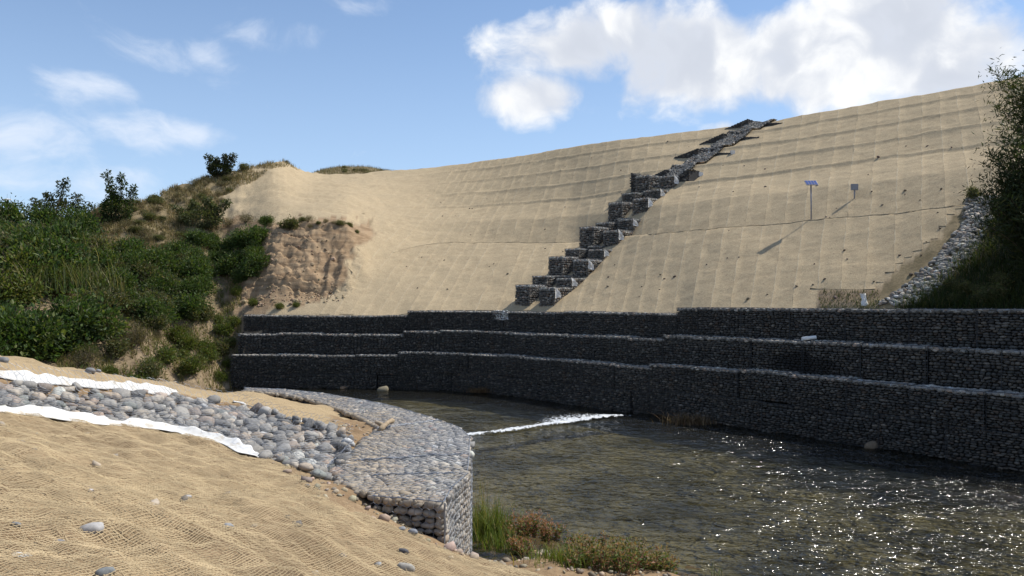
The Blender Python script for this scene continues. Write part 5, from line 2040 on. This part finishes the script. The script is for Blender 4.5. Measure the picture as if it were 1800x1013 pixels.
def build_near_plants():
    rs = np.random.RandomState(101)
    # tall grass clump against the gabion block
    def tuft(name, x, y, m, hr, spread, base, alt, altp, label, cat='grass', w=.012, lean=(.1, .7), group=None):
        off = rs.normal(0, spread, (m, 3)); off[:, 2] = 0
        z0 = max(hnear(x, y)[0], -.05)
        zz = np.maximum(hnear(x + off[:, 0], y + off[:, 1]), -.06) - z0
        off[:, 2] = zz - .01
        g = blades(off, rs.uniform(*hr, m), rs.uniform(*lean, m), np.full(m, w), rs, shade_cols(m, rs, base, .35, alt, altp), 4)
        return obj(name, mk_mesh(name, g[0], g[1], [M['leaf']], g[2], smooth=False), loc=(x, y, z0), label=label, cat=cat, group=group)
    p = W(852, 925, .05)
    tuft('grass_clump', p[0] + .05, p[1] - .3, 760, (.25, .75), .24, (.15, .20, .05), (.30, .26, .10), .15, 'bright green grass clump against the corner of the pale gabion block')
    tuft('tall_grass', p[0] - .02, p[1] - .25, 26, (.8, 1.3), .09, (.14, .17, .05), (.36, .28, .12), .3, 'few tall thin grass stems rising above the green clump', w=.009, lean=(.05, .35))
    tuft('tall_grass', p[0] + .28, p[1] - .35, 22, (.6, 1.05), .05, (.11, .16, .04), (.3, .25, .1), .2, 'tight sheaf of upright green stems beside the grass clump', w=.012, lean=(.05, .25))
    q = W(880, 945, .05)
    tuft('grass_clump', q[0], q[1] - .2, 260, (.15, .4), .22, (.13, .18, .04), (.3, .25, .1), .15, 'lower green grass clump with dry blades nearer the pebbly shore')
    q = W(985, 985, .08)
    tuft('grass_clump', q[0], q[1] - .4, 420, (.15, .38), .27, (.13, .18, .035), (.32, .26, .1), .12, 'light green grass clump at the edge of the leafy shore plants')

    def knotweed(px, py, z, h, r, label, red, n=420, group=None):
        p = W(px, py, z)
        z0 = max(hnear(p[0], p[1])[0], -.05)
        root = obj('shore_plant', None, loc=(p[0], p[1], z0), label=label, cat='plant', group=group)
        st, P, A = [], [], []
        ns = 26
        tips = []
        for i in range(ns):
            a = rs.uniform(0, 6.283); o = r * math.sqrt(rs.rand())
            b = np.array([math.cos(a) * o * .6, math.sin(a) * o * .6, -.03]); t = np.array([math.cos(a) * o * 1.2, math.sin(a) * o * 1.2, h * rs.uniform(.6, 1.1)])
            u = np.linspace(0, 1, 5)[:, None]
            pts = b * (1 - u) + t * u + np.array([0, 0, .05]) * np.sin(u * 3.14)
            st.append(tube(pts, np.linspace(.006, .003, 5), sides=4, cap=False))
            k = n // ns
            uu = rs.uniform(.1, 1, k)[:, None]
            P.append(b * (1 - uu) + t * uu + rs.normal(0, .025, (k, 3)))
            dv = rs.normal(size=(k, 3)); dv[:, 2] = np.abs(dv[:, 2]) * .5
            A.append(dv)
            tips.append(t)
        V, fs, c = join(st)
        obj('stems', mk_mesh('stems', V, fs, [mat_red]), root)
        P, A = np.concatenate(P), np.concatenate(A)
        ln = rs.uniform(.05, .10, len(P))
        lv = leaves(P, A, ln, ln * .42, rs, shade_cols(len(P), rs, (.12, .155, .045), .35, (.33, .17, .10), .15 + red * .4))
        obj('foliage', mk_mesh('foliage', lv[0], lv[1], [M['leaf']], lv[2], smooth=False), root)
        T = np.repeat(np.array(tips), 7, 0) + rs.normal(0, .02, (ns * 7, 3)) + np.array([0, 0, 1]) * rs.uniform(-.03, .07, (ns * 7, 1))
        fl = leaves(T, rs.normal(size=T.shape) * .4 + np.array([0, 0, 1.0]), .035, .018, rs, shade_cols(len(T), rs, (.48, .25, .20) if red > .5 else (.36, .26, .14), .3, (.5, .42, .34), .2))
        obj('flowers', mk_mesh('flowers', fl[0], fl[1], [M['leaf']], fl[2], smooth=False), root, kind='stuff')
    mat_red = mat_plain('red_stems', (.34, .17, .11), .8, .3, 20.0)
    spots = [(905, 940, .02, .34, .26, .9), (935, 935, .0, .34, .28, 1), (965, 945, .0, .30, .26, 1), (915, 965, .05, .25, .2, .6),
             (1015, 975, .03, .34, .26, .2), (1040, 985, .03, .38, .30, .25), (1075, 992, .02, .38, .30, .2), (1105, 1000, .02, .36, .30, .3), (1140, 1003, .0, .34, .28, .3), (1165, 1010, .0, .32, .26, .3),
             (1060, 1012, .06, .34, .28, .1), (1020, 1008, .08, .30, .26, .1), (1100, 1018, .05, .36, .3, .1)]
    for i, (px, py, z, h, r, red) in enumerate(spots):
        order = ('first', 'second', 'third', 'fourth', 'fifth', 'sixth', 'seventh', 'eighth', 'ninth', 'tenth', 'eleventh', 'twelfth', 'thirteenth')
        same = sorted(q[0] for q in spots if (q[5] > .5) == (red > .5))
        lab = ('pink-flowering red-stemmed water plant, %s out from the green grass clump' if red > .5 else 'leafy shore plant with rusty seed heads, %s along from the grass clump') % order[same.index(px)]
        knotweed(px, py, z, h, r, lab, red, group='pink-flowering water plants' if red > .5 else 'leafy plants along the shore')
    q = W(1258, 1010, .0)
    tuft('water_sprig', q[0], q[1], 14, (.15, .35), .05, (.12, .18, .05), (.2, .2, .08), .2, 'lone green sprig standing in the shallow water', 'plant')


build_near_plants()


# ------------------------------------------------------------------ small things
def loose_stone(px, py, wpx, color, label, name='loose_stone', near=True, flat=.62, cat='stone', sink=.75, group=None, asp=.75):
    p = gnear(px, py) if near else gfar(px, py)
    r = wpx / F * p[1] / 2 * .88
    o = stone_object((p[0], p[1], p[2] + r * flat * (1 - sink)), (r, r * asp, r * flat), rot_mats(R, 1, .15, .6)[0], color, None, name)
    o['label'] = label; o['category'] = cat
    if group: o['group'] = group
    return o


for a in [
    (712, 1003, 40, (.36, .34, .30), 'rounded pale boulder at the bottom of the frame on the net'),
    (708, 972, 24, (.10, .10, .11), 'dark stone under the net just above the pale boulder'),
    (838, 963, 22, (.20, .215, .23), 'smooth blue-grey pebble below the grass clump'),
    (767, 950, 24, (.33, .25, .17), 'brown angular stone at the foot of the gabion corner'),
    (670, 875, 26, (.33, .24, .15), 'larger brown clod beside the near end of the gabion block'),
    (650, 868, 18, (.36, .26, .16), 'smaller brown clod next to the larger one'),
    (707, 932, 18, (.24, .25, .26), 'grey pebble on the soil below the gabion top'),
    (727, 938, 26, (.25, .26, .28), 'long flat grey stone below the gabion top'),
    (604, 843, 14, (.27, .20, .13), 'small brown clod at the mouth of the cobble channel'),
    (630, 860, 16, (.22, .16, .11), 'dark brown clod between the channel and the gabion'),
    (622, 785, 18, (.40, .29, .16), 'tan stone lodged at the end of the channel rim'),
    (612, 762, 12, (.36, .28, .19), 'small tan pebble behind the channel end'),
    (165, 935, 50, (.42, .40, .38), 'long pale slab poking through the net'),
    (188, 1010, 40, (.20, .21, .21), 'grey stone under the net at the bottom of the frame'),
    (28, 925, 22, (.20, .20, .20), 'dark stone under the net by the frame edge'),
    (105, 955, 20, (.25, .24, .24), 'grey stone under the net below the dark one'),
    (160, 865, 18, (.50, .45, .42), 'pale pinkish stone on the net below the white fabric'),
    (402, 928, 24, (.30, .30, .30), 'grey stone bulging under the net near the middle of the bank'),
    (330, 875, 16, (.45, .43, .41), 'pale chip of stone on the net'),
    (505, 910, 12, (.12, .11, .10), 'small dark stone on the net short of the gabion'),
    (665, 995, 18, (.33, .33, .32), 'grey pebble netted beside the pale boulder'),
    (540, 855, 14, (.23, .20, .17), 'small brown stone above the matting near the channel mouth'),
    (160, 655, 26, (.24, .24, .24), 'flat dark stone on the ridge above the white band'),
    (174, 654, 14, (.30, .30, .31), 'small grey stone touching the flat dark one on the ridge'),
    (122, 640, 12, (.26, .25, .24), 'lone pebble at the ridge edge by the thicket'),
    (352, 682, 14, (.18, .17, .17), 'dark stone on the ridge near the gabion sliver'),
    (366, 685, 14, (.42, .39, .34), 'pale stone beside the dark one near the gabion sliver'),
    (5, 636, 24, (.22, .22, .22), 'dark stone on the ridge at the frame edge'),
    (925, 985, 18, (.42, .38, .33), 'pale flat pebble on the shore under the plants'),
]:
    loose_stone(*a)


def build_small():
    rs = np.random.RandomState(111)
    # driftwood
    p = gnear(680, 765)
    p[2] = GT + .06
    u = np.linspace(-1, 1, 9)[:, None]
    pts = np.array([.0, .0, .04]) + u * np.array([.10, .26, .06]) + np.array([0, 0, .03]) * np.cos(u * 2)
    V1 = tube(pts, [.045, .06, .055, .05, .05, .048, .05, .058, .03], sides=8)
    V2 = tube(np.array([[-.02, -.1, .03], [-.14, -.08, .08], [-.24, .02, .09]]), [.045, .04, .02], sides=7)
    V, fs, c = join([V1, V2])
    V += rs.normal(0, .005, V.shape)
    obj('driftwood', mk_mesh('driftwood', V, fs, [M['wood']]), loc=p, label='short forked piece of driftwood on the gabion top', cat='driftwood')
    # solar panel on a pole
    P = prof_at(np.array([1426.0]))[0]
    D = P[2, 0] + .12
    x = (1426 - 900) / F * D
    z = hfar(x, D)[0]
    root = obj('solar_panel', None, loc=(x, D, z - .05), label='blue solar panel on a thin grey pole at the bench edge', cat='solar panel')
    V, fs, c = tube(np.array([[0, 0, -.25], [0, 0, .8], [-.015, 0, 1.64]]), .032, sides=10)
    obj('pole', mk_mesh('pole', V, fs, [M['steel']]), root)
    panel_m, t = new_mat('solar_cell')
    finish(t, t.mix(t.noise(geo_pos(t), 40.0), (.012, .04, .17), (.03, .08, .28)), .6, spec=.1)
    fr, fs, c = box(-.26, .26, -.19, .19, -.015, .015)
    tl = math.radians(38)
    def tilt(V):
        y, zz = V[:, 1] * math.cos(tl) - V[:, 2] * math.sin(tl), V[:, 1] * math.sin(tl) + V[:, 2] * math.cos(tl)
        return np.stack([V[:, 0], y, zz], 1) + np.array([0, 0, 1.72])
    fo = obj('panel_frame', mk_mesh('panel_frame', tilt(fr), fs, [M['steel']], smooth=False), root)
    for i in range(4):
        cx = -.19 + i * .127
        V, fs2, c = box(cx - .052, cx + .052, -.17, .17, .016, .024)
        obj('solar_cell', mk_mesh('solar_cell', tilt(V), fs2, [panel_m], smooth=False), fo)
    bk = np.array([[.265, -.16, 1.58], [.265, .16, 1.58], [.265, .12, 1.86], [.245, -.16, 1.58], [.245, .16, 1.58], [.245, .12, 1.86]])
    obj('side_plate', mk_mesh('side_plate', bk, [np.array([[0, 1, 2], [5, 4, 3]]), np.array([[0, 3, 4, 1], [1, 4, 5, 2], [2, 5, 3, 0]])], [M['steel']], smooth=False), root)
    # box on a post
    q = gfar(1502, 350)
    root = obj('instrument_box', None, loc=q, label='small square grey box on a short post above the bench', cat='instrument box')
    V, fs, c = tube(np.array([[0, 0, -.2], [0, 0, .2], [.01, 0, .42]]), .032, sides=10)
    obj('post', mk_mesh('post', V, fs, [M['steel']]), root)
    V, fs, c = box(-.15, .15, -.05, .05, .38, .66)
    bx = obj('box', mk_mesh('box', V, fs, [M['steel']], smooth=False), root)
    V, fs, c = box(-.12, .12, -.058, -.052, .41, .63)
    obj('door_panel', mk_mesh('door_panel', V, fs, [M['steel']], smooth=False), bx)
    # drain pipe out of the wall
    s = wall_s_at_px(1420, SETB)
    p = wall_pt(s, SETB)[0]; e = wall_pt(s + .1, SETB)[0] - wall_pt(s - .1, SETB)[0]; e /= np.linalg.norm(e)
    n = np.array([-e[1], e[0]])
    a, b = p + n * .45 + e * .02, p + n * .05 - e * .25
    prof = []
    m = 12
    ang = np.arange(m) / m * 6.2832
    A3, B3 = np.array([*a, 3.22]), np.array([*b, 3.17])
    T = (B3 - A3) / np.linalg.norm(B3 - A3); U = np.cross(T, [0, 0, 1]); U /= np.linalg.norm(U); Wv = np.cross(T, U)
    rings = []
    for (P0, r) in ((A3, .065), (B3, .065), (B3, .055), (A3, .055)):
        rings.append(P0 + r * (np.cos(ang)[:, None] * U + np.sin(ang)[:, None] * Wv))
    V = np.concatenate(rings)
    i = np.arange(m); j = (i + 1) % m
    Q = np.concatenate([np.stack([k * m + i, k * m + j, (k + 1) * m + j, (k + 1) * m + i], 1) for k in range(3)])
    obj('drain_pipe', mk_mesh('drain_pipe', V, [Q], [M['white']]), label='short white drain pipe poking out above the second wall tier', cat='pipe')
    # crumpled fabric scraps
    def scrap(px, py, w, h, label, seed):
        p = gfar(px, py)
        g = np.linspace(-.5, .5, 9)
        Ux, Uy = np.meshgrid(g, g)
        V = np.stack([Ux * w * (.4 + .9 * np.abs(Uy - .1)) + .05 * fbm(Ux * 4, Uy * 4, seed, 2), .12 * fbm(Ux * 3, Uy * 3, seed + 3, 2) + .25 * (Uy + .5) * h, (Uy + .5) * h + .05 * fbm(Ux * 5, Uy * 5, seed + 4, 2)], -1).reshape(-1, 3)
        i = np.arange(81).reshape(9, 9)
        Q = np.stack([i[:-1, :-1], i[:-1, 1:], i[1:, 1:], i[1:, :-1]], -1).reshape(-1, 4)
        o = obj('fabric_scrap', mk_mesh('fabric_scrap', V, [Q], [M['cloth']]), loc=p, label=label, cat='fabric')
        md = o.modifiers.new('thickness', 'SOLIDIFY'); md.thickness = .006
    scrap(1520, 539, .30, .42, 'crumpled white fabric scrap on the wall top by the stone strip', 501)
    scrap(1706, 378, .32, .16, 'small white fabric scrap at the matting corner by the stone strip', 502)
    # far mast
    D = 150.0
    x = (12 - 900) / F * D
    parts = [tube(np.array([[0, 0, 0], [0, 0, 10], [0, 0, 19.8]]), [.3, .26, .22], sides=6)]
    root = obj('power_mast', None, loc=(x, D, 4.0), label='thin white power mast far off at the frame edge', cat='mast')
    V, fs, c = join(parts)
    obj('pole', mk_mesh('pole', V, fs, [M['white']]), root)
    for zz, w in ((17.9, 1.9), (19.6, .9)):
        V, fs, c = tube(np.array([[-w, 0, zz], [0, 0, zz + .1], [w, 0, zz]]), .11, sides=5)
        obj('cross_arm', mk_mesh('cross_arm', V, fs, [M['white']]), root)
    # boulders and brush at the foot of the far wall
    def wall_foot(px, py, wpx, color, label, name='boulder', z=-.1):
        p = W(px, py, z)
        r = wpx / F * p[1] / 2
        o = stone_object((p[0], p[1], z + r * .15), (r, r * .8, r * .62), rot_mats(R, 1, .2, .5)[0], color, None, name)
        o['label'] = label; o['category'] = 'boulder'
    wall_foot(606, 684, 16, (.33, .22, .14), 'tan boulder in the water at the foot of the low wall run')
    wall_foot(1532, 786, 32, (.20, .15, .10), 'brown boulder in the shade at the foot of the high wall run', z=0)
    wall_foot(672, 688, 22, (.22, .19, .13), 'mossy stone bar in the shallows by the wall')
    for px, py, s, lab in ((1212, 746, .75, 'tangle of dry brown brush washed against the wall foot'), (845, 690, .5, 'small brush tangle at the bend of the wall foot')):
        p = W(px, py, -.02)
        m = 420
        off = rs.normal(0, .42 * s, (m, 3)) * np.array([1.3, .6, 0])
        g = blades(off, rs.uniform(.2, .75, m) * s, rs.uniform(.3, 1.4, m), np.full(m, .02), rs, shade_cols(m, rs, (.17, .115, .07), .4, (.28, .2, .12), .2), 3)
        obj('brush_tangle', mk_mesh('brush_tangle', g[0], g[1], [M['dry']], g[2], smooth=False), loc=p, label=lab, cat='brush')
    # clods and stones sprinkled over the matting
    n = 110
    pts = []
    for i in range(n):
        px, py = rs.uniform(700, 1780), rs.uniform(230, 535)
        q = gfar(px, py)
        if q[1] > 62 or q[2] < 4.2: continue
        pts.append(q)
    pts = np.array(pts)
    sz = np.exp(rs.normal(math.log(.042), .35, len(pts)))
    rad = np.stack([sz * 1.3, sz, sz * .7], 1)
    V, fs, c = stone_mass(pts + np.array([0, 0, .03]), rad, rot_mats(rs, len(pts), .4), rs, colors=shade_cols(len(pts), rs, (.14, .11, .08), .4))
    obj('clods', mk_mesh('clods', V, fs, [M['stone']], c), kind='stuff', label='scattered dark clods on the matted slope', cat='clods')
    # crumbled earth on and below the clay bluff
    n = 520
    px = rs.uniform(425, 605, n); f = rs.rand(n)
    PF = prof_at(px)
    D = np.where(rs.rand(n) < .6, PF[:, 1, 0] - .9 + f * 1.1, PF[:, 1, 0] + f * (PF[:, 3, 0] - PF[:, 1, 0]))
    x = (px - 900) / F * D
    sz = np.exp(rs.normal(math.log(.036), .55, n))
    V, fs, c = stone_mass(np.stack([x, D, hfar(x, D) + sz * .05], 1), np.stack([sz * 1.3, sz, sz * .8], 1), rot_mats(rs, n, .6), rs, colors=shade_cols(n, rs, (.34, .25, .155), .25))
    obj('earth_clods', mk_mesh('earth_clods', V, fs, [M['stone']], c, smooth=False), kind='stuff', label='crumbled earth on the clay bluff', cat='clods')
    # half-buried stones under the net
    n = 90
    x = rs.uniform(-9, 1, n); y = rs.uniform(4, 12.5, n)
    px = 900 + F * x / y
    mid = np.interp(x, CL[:, 0], CL[:, 1])
    k = (px > -40) & (px < 900) & (y < mid - .2) & (dist_poly(GAB_POLY, x, y) > .5)
    x, y = x[k], y[k]
    sz = np.exp(rs.normal(math.log(.042), .4, len(x)))
    V, fs, c = stone_mass(np.stack([x, y, hnear(x, y) - sz * .15], 1), np.stack([sz * 1.4, sz, sz * .7], 1), rot_mats(rs, len(x), .3), rs, colors=np.clip(stone_colors(len(x), rs, 1.4) * np.array([1.1, 1, .88]), 0, .5))
    obj('buried_stones', mk_mesh('buried_stones', V, fs, [M['stone']], c), kind='stuff', label='small half-buried stones showing through the net', cat='stones')
    # gravel on the bare earth of the near bank
    n = 2600
    x = rs.uniform(-4, 4, n); y = rs.uniform(8.5, 17, n)
    g = inside(GAB_POLY, x, y) | inside(CHAN_POLY, x, y)
    z = hnear(x, y)
    wob = .5 * fbm(x * 1.1, y * 1.1, 51, 3)
    dg = dist_poly(GAB_POLY, x, y)
    k = ~g & ((dg + wob < .7) | (z + .5 * wob < .5)) & (z > -.15)
    x, y, z = x[k], y[k], z[k]
    sz = np.exp(rs.normal(math.log(.022), .5, len(x)))
    V, fs, c = stone_mass(np.stack([x, y, z + sz * .3], 1), np.stack([sz * 1.3, sz, sz * .7], 1), rot_mats(rs, len(x), .4), rs, colors=np.clip(shade_cols(len(x), rs, (.33, .27, .2), .4), 0, .5))
    obj('gravel', mk_mesh('gravel', V, fs, [M['stone']], c), kind='stuff', label='small gravel and clods on the bare near bank', cat='gravel')


build_small()
